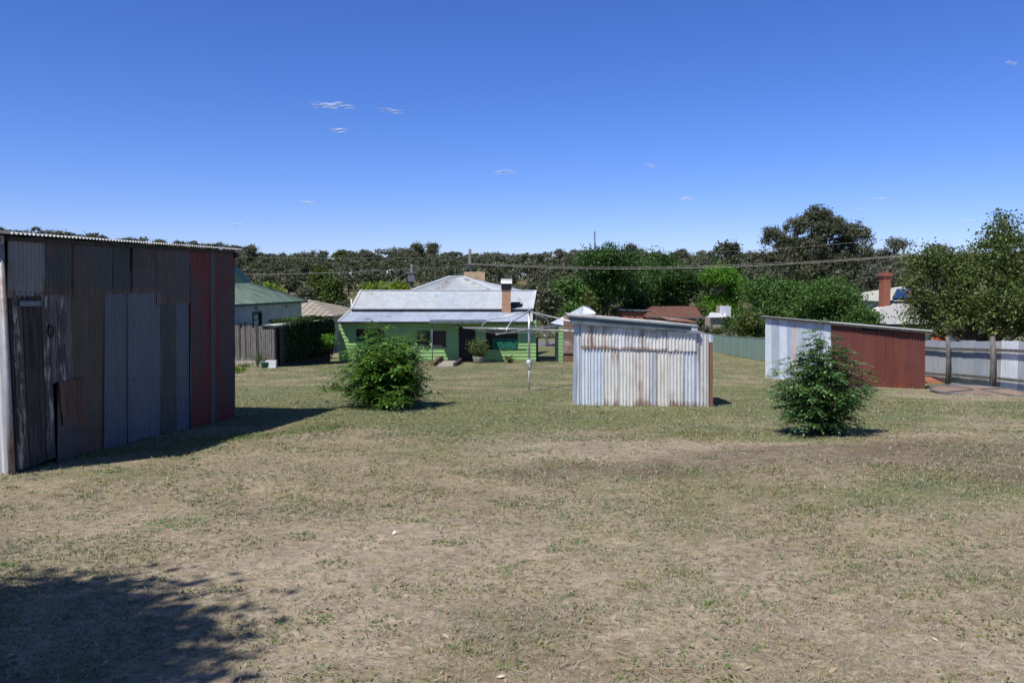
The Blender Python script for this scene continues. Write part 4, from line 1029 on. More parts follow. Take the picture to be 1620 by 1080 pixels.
# concrete ramp and timber edges at the back door
def gp(u, v, dz=0.): p = gnd(u, v); p.z += dz; return p
rmp = thing('entry_ramp', 'short concrete ramp with dark sleepers beside the cottage back door', 'ramp', gnd(705, 577))
q = [gp(690, 580.5, .05), gp(717, 580.5, .05), gp(722, 573.5, .12), gp(702, 573.5, .12)]
MB().hexa([(p.x, p.y, p.z-.25) for p in q], q).build('slab', M['concrete'], rmp)
MB().beam(gp(684, 579.5, .10), gp(700, 571.5, .34), .2, .2).build('sleeper', M['soil'], rmp)
MB().beam(gp(719, 579, .05), gp(729, 573.2, .18), .18, .16).build('sleeper', M['dark_timber'], rmp)
b = MB(); b.box(P0.x-.15, 46.78, HB-.3, P0.x+HL, 46.98, HB+.04); b.build('plinth', M['soil'], house)

# ---- outbuilding right of the cottage, with gate frame and a flat roofed link
def P_(u, v, Y): return pix(u, v, Y)
gy = 47.3
og = thing('garden_gate', 'open timber gateway between green cottage and rusty striped outbuilding', 'gateway', gnd(866, 569))
for u in (849.5, 882.5):
    x = P_(u, 550, gy).x; z0_ = g(x, gy); MB().box(x-.07, gy, z0_-.1, x+.07, gy+.12, P_(u, 534, gy).z).build('post', M['dark_timber'], og)
x0_, x1_ = P_(849.5, 550, gy).x, P_(882.5, 550, gy).x
MB().box(x0_, gy+.01, P_(866, 535, gy).z, x1_, gy+.1, P_(866, 533, gy).z).build('lintel', M['dark_timber'], og)
MB().box(x0_, gy+.01, g(0, gy)-.02, x1_, gy+.14, g(0, gy)+.07).build('threshold', M['dark_timber'], og)
ob = thing('outbuilding', 'rusty striped iron outbuilding with white roof between cottage and pale outhouse', 'outbuilding', gnd(900, 569))
oy = 47.0
xg0, xg1, xg2 = P_(883.5, 550, oy).x, P_(891, 550, oy).x, P_(925, 550, oy).x
POB = Plane((xg0, oy), (xg2+1.2, oy))
zb_ = g(xg0, oy); zt_ = P_(887, 517, oy).z
boards(POB, 0, xg1-xg0, zb_-.1, zt_, .215, .022).build('wall', M['green_board'], ob)
MB().box(xg0, oy+.03, zb_-.2, xg2+1.1, oy+4, zt_-.02).build('inner_wall', M['dark_green'], ob)
MB().box(xg1+.02, oy-.12, zb_-.2, xg2+1, oy-.01, P_(900, 562.5, oy).z).build('brick_base', M['brick_base'], ob)
zr0, zr1 = P_(900, 560, oy-.05).z, P_(900, 497, oy-.05).z
MB().patch((xg1, oy-.06, zr0), (xg1, oy-.06, zr1), (xg2+1, oy-.06, zr0), (xg2+1, oy-.06, zr1), .11, .022, 6, 4).build('wall_sheet', M['iron_h'], ob, (.50, .45, .42, .62))
MB().box(xg1, oy-.10, P_(900, 562.5, oy).z, xg2+1, oy+.0, zr0+.01).build('sill_plate', M['black'], ob)
# white hipped roof behind
a1 = P_(922.3, 484.3, 51.5); eL = P_(871, 511, 48.2); eR = P_(943, 495, 50.5); eM = P_(880, 517, 47.0); bk_ = P_(930, 484.3, 56)
for pts in ((eL, P_(905, 517, 47.6), a1, a1), (P_(905, 517, 47.6), eR, a1, a1), (eR, bk_, a1, a1), (bk_, eL, a1, a1)):
    MB().patch(pts[1], pts[0], pts[2], pts[3], .095, .008, 6, 2).build('roof_sheet', M['iron_roof'], ob, (.66, .72, .80, .06))
MB().beam(eL-Vector((0, 0, .06)), P_(905, 517, 47.6)-Vector((0, 0, .06)), .05, .09).build('gutter', M['black'], ob)
cv_ = MB(); e0 = P_(905, 513, 46.6); e1 = P_(927, 513, 46.6); 
cv_.patch(e0, e1, P_(908, 506, 47.8), P_(928, 506, 47.8), .095, .01).build('canopy', M['iron_roof'], ob, (.6, .5, .45, .5))

# ---- green roofed neighbour on the left: its shaded east wall runs away from the yard
wB = P_(477, 500, 51.6); wA = Vector((wB.x-.254*10.5, 51.6-.967*10.5, 0)); ez = P_(485.6, 475.8, 52).z
gh = thing('green_roof_house', 'cream weatherboard house with weathered green hip roof beyond the dark shed', 'house', (wA.x, wA.y, g(wA.x, wA.y)))
PG = Plane(wA, (wB.x, 51.6)); GL = PG.L
def gs(u, v, o=0.): p = PG.at(u, v, o); return PG.par(p), p.z
(ws0, wz1), (ws1, _q) = gs(400.5, 496), gs(412.5, 496); wz0 = gs(406, 516.5)[1]
boards(PG, 0, GL, g(-14, 50)-.5, ez-.02, .17, .018, [(ws0, ws1, wz0, wz1)]).build('wall', M['cream'], gh)
window(PG, gh, ws0, ws1, wz0, wz1, M['dark_green'], M['dark_glass'], .10)
pbox(PG, ws0+.12, ws1-.25, wz0+.05, wz1-.08, -.05, -.02).build('inner_blind', M['cream'], gh)
for u, v in ((406, 488), (453, 485)):
    p = PG.at(u, v, .02); b = MB(); b.sm = True; b.tube([p, p+PG.n*.06], .10, 12); b.build('wall_vent', M['concrete'], gh)
PGb = Plane((wB.x, 51.6), (wB.x-.967*8, 51.6+.254*8)); boards(PGb, 0, 8, g(-14, 50)-.5, ez-.02, .17, .018).build('side_wall', M['cream'], gh)
pe = PG.e; pw = PG.n*-1
E1 = Vector((P_(485.6, 475, 52).x, 52, ez)); E0 = E1-pe*12.5; rise = 2.12
AP1 = E1+pw*4.5-pe*4.5+Vector((0, 0, rise)); AP0 = E0+pw*4.5+pe*4.5+Vector((0, 0, rise)); W1 = E1+pw*9; W0 = E0+pw*9
MB().patch(E1, E0, AP1, AP0, .095, .012, 6, 3).build('roof', M['green_roof'], gh)
MB().patch(W1, E1, AP1, AP1, .095, .012, 6, 3).build('roof', M['green_roof'], gh)
MB().patch(E0, W0, AP0, AP0, .095, .012, 6, 3).build('roof', M['green_roof'], gh)
MB().beam(AP1+Vector((0, 0, .04)), E1+Vector((0, 0, .04)), .2, .05).build('ridge_cap', M['green_roof'], gh)
MB().beam(E0-Vector((0, 0, .05))+PG.n*.03, E1-Vector((0, 0, .05))+PG.n*.03, .12, .11).build('gutter', M['dark_green'], gh)
q_ = [P_(364, 421, 40.5), P_(384.5, 445.5, 40.5), P_(384, 447.5, 40.5), P_(350, 449, 40.5), P_(350, 421, 40.5)]
b = MB(); b.prism(q_, (0, 1.2, 0)); b.build('porch_roof', M['dark_green'], gh)

# ---- old plank shed with creeper, left of the cottage
c_ = gnd(436, 580.5); l_ = gnd(366, 577.5); 
lv = Vector((l_.x, l_.y, 0)); cv = Vector((c_.x, c_.y, 0)); dirl = (cv-lv).normalized(); lv = cv-dirl*4.2
ps = thing('plank_shed', 'old grey plank shed with gaps, smothered in dark creeper on its right side', 'shed', c_)
PP = Plane(lv, cv)
topl = lambda t: PP.at(362+(436-362)*t, 523+(518-523)*t).z
rg = random.Random(9); s = 0; i = 0
zg_ = c_.z
while s < PP.L-.05:
    w = rg.uniform(.13, .19); p = PP.s(s, 0); ztp = PP.at(436, 516).z-.02*(PP.L-s)
    tb = ztp-rg.uniform(.0, .05)-(.0 if i % 6 else .12); bt = g(p.x, p.y)+.28+rg.uniform(-.04, .05)*(i % 3 == 0)
    b = pbox(PP, s, min(s+w, PP.L), bt, tb, -.02, .008*(i % 2)); b.build('plank', M['grey_timber'] if rg.random() < .85 else M['dark_timber'], ps)
    s += w+rg.choice([.012, .02, .03, .055]); i += 1
pbox(PP, 0, PP.L-.35, zg_-.3, zg_+.27, -.04, -.0).build('base_board', M['concrete'], ps)
pbox(PP, 0, PP.L, zg_-.3, PP.at(436, 519).z, -.30, -.26).build('shade_backing', M['black'], ps)  # black board painted in for the shade seen through the plank gaps
se = cv+Vector((1.15, 7.0, 0)); PQ = Plane(cv, se)
s = 0
while s < PQ.L-.1:
    w = rg.uniform(.14, .2); p = PQ.s(s, 0); pbox(PQ, s, min(s+w, PQ.L), g(p.x, p.y)-.1, PP.at(436, 517).z-rg.uniform(0, .06), -.03, 0).build('plank', M['dark_timber'], ps); s += w+.01  # shaded side: its shade is put into the darker plank colour
zr = PP.at(436, 514.5).z
q0 = PP.s(PP.L-1.05, zr-.05, .15); q1 = PP.s(PP.L+.12, zr, .15); q2 = Vector((se.x+.2, se.y, zr-.02)); q3 = Vector((se.x-1.3, se.y, zr-.06))
MB().patch(q1, q2, q0, q3, .095, .012, 6, 4, .01).build('roof', M['iron_roof'], ps, (.50, .50, .48, .2))
# creeper: thick leafy mass hanging over the side wall
rngv = np.random.default_rng(77); n = 15000
ss_ = .8+rngv.random(n)**.8*(PQ.L-.6); zt3 = zr+.30; hh = rngv.random(n)
lump = fbm(ss_/.8, hh*3, 8, 3)
C_ = np.stack([cv.x+PQ.e.x*ss_+PQ.n.x*(.02+.34*lump*rngv.random(n)), cv.y+PQ.e.y*ss_+PQ.n.y*(.02+.45*lump*rngv.random(n)), zr-1.95-.3*ss_/7*.4+hh*(1.98+.22*lump)], 1)
k = rngv.random(n) < np.clip((ss_-.6)*.6, .05, 1); C_ = C_[k]
n2 = 4200; sx_ = 2.2+rngv.random(n2)*(PQ.L-2.1); dx_ = rngv.random(n2)**1.5*1.5; lp2 = fbm(sx_/.9, dx_/.9, 18, 3)
C2 = np.stack([cv.x+PQ.e.x*sx_-PQ.n.x*dx_, cv.y+PQ.e.y*sx_-PQ.n.y*dx_, zr+.02+.34*lp2*rngv.random(n2)-.06*dx_], 1)
vc = thing('creeper', 'dark leafy creeper draped over the side and roof of the old plank shed', 'creeper', (se.x, se.y-3, g(se.x, se.y-3)))
npmesh('foliage', leafquads(np.vstack([C_, C2]), .10, rngv, .75, .1), 4, M['L_vine'], vc, attrs={'tint': ('FACE', np.concatenate([rngv.random(len(C_))*.75, .25+.75*rngv.random(n2)]))})
b = MB(); b.sm = True
for k in range(7):
    p = PQ.s(2+k*.7, g(-11, 43)-.3, .1); b.tube([p, p+Vector((.05, .1, 1.0)), p+Vector((0, .3, 2.0))], [.03, .025, .012], 6)
b.build('stem', M['bark'], vc)

# ---- pale tiled house further back on the left
ty = 62
th = thing('tiled_house', 'low pale tiled hip roof behind the green roofed house', 'house', (-17, ty, g(-17, ty)))
e0, e1, r0h, r1h = P_(440, 499.5, ty), P_(529, 500, ty), P_(452, 474, ty+6), P_(491, 474, ty+6)
b = MB(); b.quad(e0, e1, r1h, r0h); b.quad(e1, Vector((e1.x, ty+12, e1.z)), r1h, r1h+Vector((0, .01, 0))); b.build('roof', M['tile_cream'], th)
MB().box(e0.x+.4, ty+.5, g(-17, ty)-.2, e1.x-.5, ty+11, e1.z).build('wall', M['cream'], th)
MB().beam(e0-Vector((0, 0, .05)), e1-Vector((0, 0, .05)), .1, .12).build('gutter', M['black'], th)

# ---- red tiled brick house
ty = 88
rh = thing('red_tile_house', 'low brown brick house with reddish tiled roof under the dark trees', 'house', (P_(1070, 510, ty).x, ty, g(18, ty)))
e0, e1, r0h, r1h = P_(1021, 500.5, ty), P_(1112, 501.5, ty), P_(1030.5, 484.2, ty+4.2), P_(1101, 484.2, ty+4.2)
b = MB(); b.quad(e0, e1, r1h, r0h); b.quad(e1, Vector((e1.x, ty+9, e1.z)), r1h, r1h+Vector((0, .01, 0))); b.quad(Vector((e0.x, ty+9, e0.z)), e0, r0h, r0h+Vector((0, .01, 0))); b.build('roof', M['tile_red'], rh)
MB().box(e0.x+.5, ty+.6, g(18, ty)-.2, e1.x-.6, ty+8.6, e1.z).build('wall', M['brick_red'], rh)
MB().beam(e0-Vector((0, .02, .07)), e1+Vector((.5, -.02, -.09)), .12, .14).build('gutter', M['dull_metal'], rh)
w0 = P_(1060, 510, ty+.6); PW = Plane((e0.x+.5, ty+.6), (e1.x-.6, ty+.6)); window(PW, rh, 2.0, 3.4, g(18, ty)+.9, g(18, ty)+1.9, M['white'], M['dark_glass'])
# brick gable wing left of it
lx0, lx1 = P_(985, 500, 90).x, P_(1026, 500, 90).x
wg = thing('brick_garage', 'small dark brick garage wall half hidden behind the outhouse roof', 'garage', (lx0, 90, g(lx0, 90)))
MB().box(lx0, 90, g(lx0, 90)-.2, lx1, 95, P_(1000, 493, 90).z).build('wall', M['brick_red'], wg)
MB().beam((lx0-.3, 92.4, P_(1000, 490, 90).z), (lx1+.3, 92.4, P_(1000, 492, 90).z), 5.4, .12).build('roof', M['dull_metal'], wg)
# ---- white outbuildings
wy = 84; wa = thing('white_shed', 'low whitewashed shed with pale roof beside a taller tower', 'shed', (P_(1132, 510, wy).x, wy, g(25, wy)))
x0_, x1_ = P_(1128, 500, wy).x, P_(1146, 500, wy).x
MB().box(x0_, wy, g(25, wy)-.2, x1_+1.5, wy+3.5, P_(1130, 502, wy).z).build('wall', M['concrete'], wa)
pa, pb, pc, pd = P_(1119.5, 502, wy-.4), P_(1149, 502, wy-.4), P_(1123.5, 494, wy+2.4), P_(1149, 495.5, wy+2.4)
MB().patch(pb, pa, pd, pc, .12, .012, 6, 2).build('roof', M['iron_roof'], wa, (.70, .70, .74, .05))
wb = thing('white_tower_shed', 'tall narrow white shed with gabled roof peeping out of the trees', 'shed', (P_(1148, 510, 86).x, 86, g(28, 86)))
x0_, x1_ = P_(1138.5, 500, 86).x, P_(1156, 500, 86).x; ze = P_(1148, 484, 86).z
MB().patch((x0_, 86, g(28, 86)-.2), (x1_, 86, g(28, 86)-.2), (x0_, 86, ze), (x1_, 86, ze), .12, .01).build('wall', M['iron'], wb, (.62, .64, .72, .15))
MB().box(x0_, 86.04, g(28, 86)-.2, x1_, 87.6, ze-.02).build('inner_wall', M['concrete'], wb)
pk_ = P_(1156, 475.5, 86.8)
MB().prism([P_(1136.5, 482.5, 103.7), P_(1158, 483, 103.7), P_(1162, 478.5, 103.7), P_(1155.6, 475.5, 103.7)], (0, 2.2, 0)).build('roof', M['white'], wb)
# ---- house on the right behind the broad tree
hy = 47; e0, e1 = P_(1379, 512.5, hy), P_(1600, 512.5, hy); r0h = P_(1404, 480, hy+3.4); r1h = P_(1600, 480, hy+3.4)
vh = thing('brick_chimney_house', 'pale iron roofed house with two tall red brick chimneys behind the broad tree', 'house', (e0.x, hy, g(e0.x, hy)))
for i in range(6):
    f0, f1 = i/6, (i+1)/6; MB().patch(e0.lerp(e1, f1), e0.lerp(e1, f0), r0h.lerp(r1h, f1), r0h.lerp(r1h, f0), .095, .008, 6, 2, .003).build('roof_sheet', M['iron_roof'], vh, (.50+.04*(i % 2), .50+.04*(i % 2), .49, .1))
MB().box(e0.x+.4, hy+.5, g(e0.x, hy)-.2, e1.x-.4, hy+4.2, e0.z-.05).build('wall', M['cream'], vh)
MB().beam(e0-Vector((0, 0, .08)), e1-Vector((0, 0, .08)), .1, .14).build('gutter', M['black'], vh)
MB().patch(e0+Vector((0, 4.5, 0)), e0, r0h, r0h, .095, .008).build('roof_sheet', M['iron_roof'], vh, (.54, .55, .56, .1))
u0, u1 = P_(1391, 476.5, 51.2), P_(1600, 474, 51.2); v0, v1 = P_(1432, 452, 55.5), P_(1600, 452, 55.5)
MB().hexa([(u0.x+.3, 51.4, r0h.z-.6), (u1.x, 51.4, r0h.z-.6), (u1.x, 57, r0h.z-.6), (u0.x+.3, 57, r0h.z-.6)], [(u0.x+.3, 51.4, u0.z-.02), (u1.x, 51.4, u0.z-.02), (u1.x, 57, u0.z-.02), (u0.x+.3, 57, u0.z-.02)]).build('upper_wall', M['cream'], vh)
b = MB(); b.quad(u0, u1, v1, v0); b.quad(u0+Vector((0, 8.6, 0)), u0, v0, v0+Vector((0, .01, 0))); b.build('upper_roof', M['cream'], vh)
pn = MB(); nn = (u1-u0).cross(v0-u0).normalized()*.06
for i in range(5):
    c = [P_(1411+9*i, 474, 51.35), P_(1419.2+9*i, 474, 51.35), P_(1426+9*i*.95, 459, 54.2), P_(1418.5+9*i*.95, 459, 54.2)]
    b = MB(); c = [p+nn for p in c]; b.prism(c, nn*.6); b.build('solar_panel', M['solar'], vh)
for (ua, ub, vt, vb, Y) in ((1394.5, 1412.5, 431, 485, 50.0), (1442.5, 1461, 431.5, 484, 50.2)):
    x0_, x1_ = P_(ua, 450, Y).x, P_(ub, 450, Y).x; ztc = P_(1400, vt, Y).z; x0_ += .07; x1_ -= .07; b = MB().box(x0_+.06, Y, P_(1400, vb, Y).z-.3, x1_-.06, Y+.6, ztc-.3); ch = b.build('chimney', M['brick_red'], vh)
    b = MB(); b.box(x0_, Y-.05, ztc-.34, x1_, Y+.65, ztc-.22); b.box(x0_-.05, Y-.1, ztc-.2185, x1_+.05, Y+.7, ztc-.10); b.box(x0_+.02, Y-.04, ztc-.0985, x1_-.02, Y+.64, ztc); b.build('chimney_cap', M['brick_red'], ch)
    b = MB(); b.sm = True
    for q in (.3, .7): b.lathe((x0_+(x1_-x0_)*q, Y+.3, ztc), [(.09, 0), (.07, .09)], 10)
    b.build('chimney_pot', M['soil'], ch)
dp = P_(1466, 438, 48); b = MB(); b.sm = True; b.lathe((dp.x, 48, dp.z), [(.02, -.12), (.16, -.07), (.22, 0), (.16, .12), (.03, .16)], 14); ball = b.build('roof_vent', M['white'], vh)
b = MB(); b.sm = True; b.tube([(dp.x, 48, dp.z-.1), (dp.x, 48.3, dp.z-1.8)], .03, 6); b.build('mast', M['silver'], vh)
of = P_(1482, 536, 30.5); os_ = thing('orange_roof_shed', 'small orange painted iron shed peeping over the silver fence', 'shed', (of.x, 30.5, g(of.x, 30.5)))
x0_, x1_ = P_(1473, 530, 30.5).x, P_(1496, 530, 30.5).x
MB().patch((x0_, 30.5, of.z-.1), (x1_, 30.5, of.z-.1), P_(1477, 522, 31.6), P_(1497, 522, 31.6), .095, .01).build('roof', M['orange'], os_)
MB().box(x0_, 30.6, g(of.x, 30.5)-.1, x1_, 31.5, of.z-.1).build('wall', M['white'], os_)

# ---- pale green steel fence
gA = Vector((16.85, 68, 0)); gB = Vector((14.9, 36, 0)); PN = Plane(gA, gB)
if PN.n.x > 0: PN.n = PN.n*-1
gf = thing('steel_panel_fence', 'smooth pale green steel fence running down between the two iron sheds', 'fence', (gA.x, gA.y, g(gA.x, gA.y)))
n = 13
for i in range(n):
    s0, s1 = PN.L*i/n, PN.L*(i+1)/n; p0, p1 = PN.s(s0, 0), PN.s(s1, 0); z0_, z1_ = g(p0.x, p0.y), g(p1.x, p1.y)
    b = MB(); m = 12
    prof = [(0, 0), (.12, 0), (.16, .006), (.40, .006), (.44, 0), (.56, 0), (.60, .006), (.84, .006), (.88, 0), (1, 0)]
    ring0 = [PN.s(s0+(s1-s0)*q, z0_+(z1_-z0_)*q+.03, o) for q, o in prof]; ring1 = [p+Vector((0, 0, 1.38)) for p in ring0]
    for k in range(len(prof)-1): b.quad(ring0[k], ring0[k+1], ring1[k+1], ring1[k])
    b.build('fence_panel', M['green_fence'], gf)
    MB().beam(PN.s(s0, z0_-.1, .0), PN.s(s0, z0_+1.44, .0), .06, .06).build('post', M['green_fence'], gf)
    MB().beam(PN.s(s0+.03, z0_+1.42, .0), PN.s(s1-.03, z1_+1.42, .0), .05, .035).build('rail', M['green_fence'], gf)
# ================================================================ POLES AND WIRES
def pole(name, label, u, vt, Y, arm=1.4, r=.13):
    x = P_(u, vt, Y).x; zt = P_(u, vt, Y).z; t = thing(name, label, 'power pole', (x, Y, g(x, Y)))
    b = MB(); b.sm = True; b.tube([(x, Y, g(x, Y)-.3), (x, Y, zt)], [r*1.2, r*.85], 10); b.build('shaft', M['grey_timber'], t)
    return t, x, zt
t1_, xa, za = pole('power_pole', 'shorter timber power pole rising behind the left half of the cottage roof', 651.5, 418, 70, r=.16)
MB().beam((xa-.5, 69.85, za-.75), (xa+.5, 69.85, za-.75), .10, .12).build('crossarm', M['grey_timber'], t1_)
MB().box(xa-.28, 69.6, za-1.5, xa+.28, 69.84, za-.95).build('junction_box', M['dull_metal'], t1_)
t2_, xb, zb2_ = pole('power_pole', 'taller timber power pole rising above the cream brick chimney', 743.5, 394, 78, r=.16)
MB().beam((xb-.6, 77.8, za-.1+.2), (xb+.6, 77.8, za+.1), .10, .12).build('crossarm', M['grey_timber'], t2_)
def catenary(p, q, sag, n=24):
    return [Vector(p).lerp(Vector(q), i/n)-Vector((0, 0, sag*4*(i/n)*(1-i/n))) for i in range(n+1)]
def wire(name, label, pts, r, group='overhead wires'):
    b = MB(); b.sm = True; b.tube(pts, r, 5, False); o = b.build(name, M['wire'], None, org=tuple(pts[0])); return tag(o, label, 'power line')
w0 = P_(200, 433, 66); w1 = P_(651, 425.5, 70); w2 = P_(743, 417.5, 78); w3 = P_(1010, 424, 66); w4 = P_(1462, 402.5, 60); w5 = P_(1800, 392, 55)
wire('power_line', 'lowest wire running left from the shorter pole', catenary(w0, w1, .25), .02)
wire('power_line', 'short span of wire between the two timber power poles', catenary(w1, w2, .12), .022)
wire('power_line', 'long wire sagging right from the taller pole across the dark trees', catenary(w2, w4, .75, 36)+[w5], .022)
o = catenary(P_(744, 416.5, 78), P_(1462, 401, 60), .66, 36)
wire('power_line', 'thin companion wire just above the long right-hand wire', o, .013)
wire('power_line', 'upper thin wire across the wooded hill on the left', catenary(P_(300, 405, 100), P_(940, 399, 110), .5, 20), .016)
wire('power_line', 'upper thin wire crossing the big gum tree on the right', catenary(P_(940, 398.5, 110), P_(1372, 381.5, 100), .6, 20), .016)
wire('service_cable', 'service wire dropping from the shorter pole to the cottage roof', catenary(P_(652, 423, 70), (P_(600, 458, 52.6).x, 52.6, RZ+.1), .1, 12), .02)
wire('service_cable', 'service wire dropping from the taller pole behind the pyramid roof', catenary(P_(743, 420, 78), P_(716, 437, 58.5), .1, 12), .02)
mx_ = P_(941, 366, 150); ms = thing('radio_mast', 'thin antenna mast above the dark rounded trees', 'mast', (mx_.x, 150, g(mx_.x, 150)))
b = MB(); b.tube([(mx_.x, 150, g(mx_.x, 150)), (mx_.x, 150, mx_.z)], .10, 6); b.build('pole', M['dull_metal'], ms)
b = MB()
for k in range(4): b.beam((mx_.x-.35, 150, mx_.z-.25-k*.45), (mx_.x+.35, 150, mx_.z-.25-k*.45), .06, .06)
b.build('antenna', M['dull_metal'], ms)

# ================================================================ YARD SHRUBS
envL = [(0, .85, .75), (.1, 1.0, .9), (.25, 1.02, .95), (.42, .92, .92), (.58, .86, .94), (.72, .74, .92), (.85, .56, .74), (.94, .40, .48), (1, .26, .2)]
bl = gnd(609, 644)
tipsL = [(-.22, 0, 1.98), (-.05, .05, 2.02), (-.12, -.05, 1.90), (.02, 0, 1.84), (.72, 0, 1.70), (.82, .05, 1.62), (.66, -.1, 1.66), (-.30, 0, 1.78), (-.98, 0, .95), (1.05, 0, 1.0), (1.08, 0, .7), (-.8, 0, 1.3), (.14, 0, 1.75), (-.35, -.1, 1.65), (.5, 0, 1.55), (-.15, .1, 1.75)]
shrub('yard_shrub', 'large bushy green shrub on the lawn in front of the cottage windows', bl, 1.62, envL, 'L_bush', 3, n_leaf=2500, nlets=9, let=.086, rach=.24, straggle=46, stems=16, tips=tipsL)
envR = [(0, .20, .2), (.08, .38, .36), (.2, .48, .45), (.35, .60, .56), (.5, .62, .60), (.62, .50, .54), (.75, .36, .38), (.88, .24, .24), (1, .14, .12)]
br_ = gnd(1296, 686)
tipsR = [(-.02, 0, 1.78), (-.12, 0, 1.70), (.03, .02, 1.60), (.28, 0, 1.52), (.36, 0, 1.40), (-.30, 0, 1.42), (-.62, 0, 1.22), (-.66, 0, 1.0), (-.74, 0, .85), (.45, .1, 1.25), (.72, 0, 1.05), (.78, 0, .85), (.74, 0, .62), (-.7, 0, .42), (.1, .1, 1.45), (-.18, -.1, 1.5), (.8, -.05, .7), (.2, 0, 1.6), (-.45, .1, 1.3), (.55, -.1, 1.15), (-.78, -.1, .60)]
shrub('yard_shrub', 'airy ash-leaved shrub standing in front of the silver and red shed', br_, 1.42, envR, 'L_ash', 11, n_leaf=600, nlets=11, let=.074, rach=.26, straggle=34, stems=12, tips=tipsR+[(a+.06, b-.05, c-.10) for a, b, c in tipsR[:12]]+[(a-.07, b+.05, c-.16) for a, b, c in tipsR[:12]], inner=.2)
# potted bush at the door, small plants
pb_ = gnd(757, 574); pt = thing('plant_pot', 'pale round pot holding the bush beside the cottage door', 'pot', pb_)
b = MB(); b.sm = True; b.lathe(pb_, [(.24, 0), (.30, .08), (.33, .26), (.35, .34), (.35, .38), (.31, .38), (.30, .34)], 20); b.build('bowl', M['concrete'], pt)
smallplant('potted_bush', 'round olive bush growing in the pot beside the cottage door', pb_+Vector((.03, -.05, .15)), 1.5, 1.25, 'L_right', 5, 3600, .085, stems=14)
smallplant('flower_clump', 'low pale leafy clump by the wall under the right blind', gnd(806, 574), .5, .75, 'L_olive', 6, 500, .09)
tree('lemon_tree', 'small round lemon tree beside the left end of the cottage', gnd(520, 575.5), 1.62, 1.5, 'L_bright', 9, lobes=8, clumps=80, per=26, leaf=.10, base=.24, trunk_r=.05)
smallplant('rose_bush', 'straggly rose bush with a white bloom against the plank shed', gnd(408, 580), 1.0, .8, 'L_mid', 31, 420, .07)
rb0 = gnd(408, 580)
smallplant('weed_clump', 'low yellow green weeds along the foot of the plank shed', gnd(388, 581), .25, 1.4, 'L_olive', 32, 400, .06, zmin=.4)
yp = gnd(376, 590); smallplant('yellow_plant', 'small yellow leaved plant on the grass beside the dark shed', yp, .3, .8, 'L_lime', 33, 300, .09, zmin=.4)
b = MB(); b.sm = True; tp_ = gnd(420, 582); tpt = thing('teal_planter', 'teal planter tub at the foot of the rose bush', 'planter', tp_); b.lathe(tp_, [(.16, 0), (.2, .26), (.22, .26), (.22, .3), (.18, .3)], 16); b.build('tub', M['teal'], tpt)
wbx = gnd(430, 582); b = MB().box(wbx.x-.28, wbx.y-.1, wbx.z-.02, wbx.x+.22, wbx.y+.15, wbx.z+.36); tag(b.build('plaster_block', M['white'], None, org=tuple(wbx)), 'white block leaning at the corner of the plank shed', 'block')
gb = gnd(505, 576); q0 = gnd(496, 574.5); q1 = gnd(548, 573.5); b = MB().beam(q0+Vector((0, 0, .03)), q1+Vector((0, 0, .03)), .12, .12); tag(b.build('garden_edging', M['soil'], None, org=tuple(q0)), 'low brown edging board under the lemon tree', 'edging')

# ================================================================ TREES
def T_(name, label, u, vb, vt, Y, wpx, mat, seed, **k):
    x = P_(u, 450, Y).x; z = g(x, Y); h = P_(u, vt, Y).z-z; w = wpx/F*Y
    return tree(name, label, (x, Y, z), h, w, mat, seed, **k)
# broad tree over the right-hand fence
T_('kurrajong_tree', 'broad bushy olive green tree overhanging the silver fence at the right', 1568, 0, 372, 31, 262, 'L_right', 21, lobes=17, clumps=1050, per=60, leaf=.115, base=.10, trunk_r=.2, clump_r=.36, fill=.30, lobe_r=.46, extra=[(.3, 0, 5.0, 1.2, .8), (.55, 0, 5.6, .7, .6), (.6, .2, 6.0, .45, .5), (-2.3, 0, 4.5, .7, .7), (2.2, 0, 5.3, 1.1, 1.0), (-2.7, -.3, 2.6, .7, .7), (3.6, 0, 4.6, 1.5, 1.6), (-2.95, 0, 3.55, .62, .6), (-2.6, .2, 4.3, .7, .6), (-3.0, -.3, 2.9, .6, .6), (-2.2, -.2, 3.6, .9, .8), (-2.3, -1.0, 1.9, .6, .5)])
# middle distance
GUM = [(.1, 0, 15.2, 1.6, 1.3), (-3.2, 0, 13.6, 1.35, 1.4), (-5.9, 0, 12.0, 1.4, 1.9), (1.6, -1, 12.6, 2.6, 2.3), (5.7, 0, 12.4, 1.9, 2.0), (5.9, -1, 9.3, 2.0, 2.4), (-.9, -1, 10.4, 2.4, 2.3), (-4.7, -1, 8.9, 2.2, 2.4), (2.6, -1, 8.6, 2.4, 2.4), (-7.6, 0, 9.3, 1.1, 1.7), (-2.2, -2, 6.8, 2.3, 2.1), (6.4, -1, 6.0, 1.7, 2.3), (1.2, -2, 5.5, 2.6, 2.2), (-3.6, 0, 11.3, 1.6, 1.5), (3.6, 0, 10.8, 1.8, 1.6)]
T_('shade_tree', 'tall dark glossy green tree with rounded top, left of the dark pair', 952, 0, 381, 92, 120, 'L_dark', 22, lobes=13, clumps=520, per=60, leaf=.27, base=.04, trunk_r=.3, clump_r=.95, fill=.45)
T_('shade_tree', 'broad dark green tree right of the tallest dark tree', 1058, 0, 399, 101, 118, 'L_dark', 23, lobes=13, clumps=520, per=60, leaf=.27, base=.04, trunk_r=.3, clump_r=.95, fill=.45)
T_('shade_tree', 'lower dark green tree wedged between the two dark trees', 1005, 0, 430, 97, 90, 'L_dark', 24, lobes=8, clumps=220, per=34, leaf=.36, base=.03, trunk_r=.2, clump_r=.8)
T_('leafy_tree', 'mid green bushy tree at the left foot of the dark trees', 898, 0, 430, 86, 68, 'L_mid', 25, lobes=9, clumps=220, per=34, leaf=.34, base=.02, trunk_r=.2, clump_r=.7)
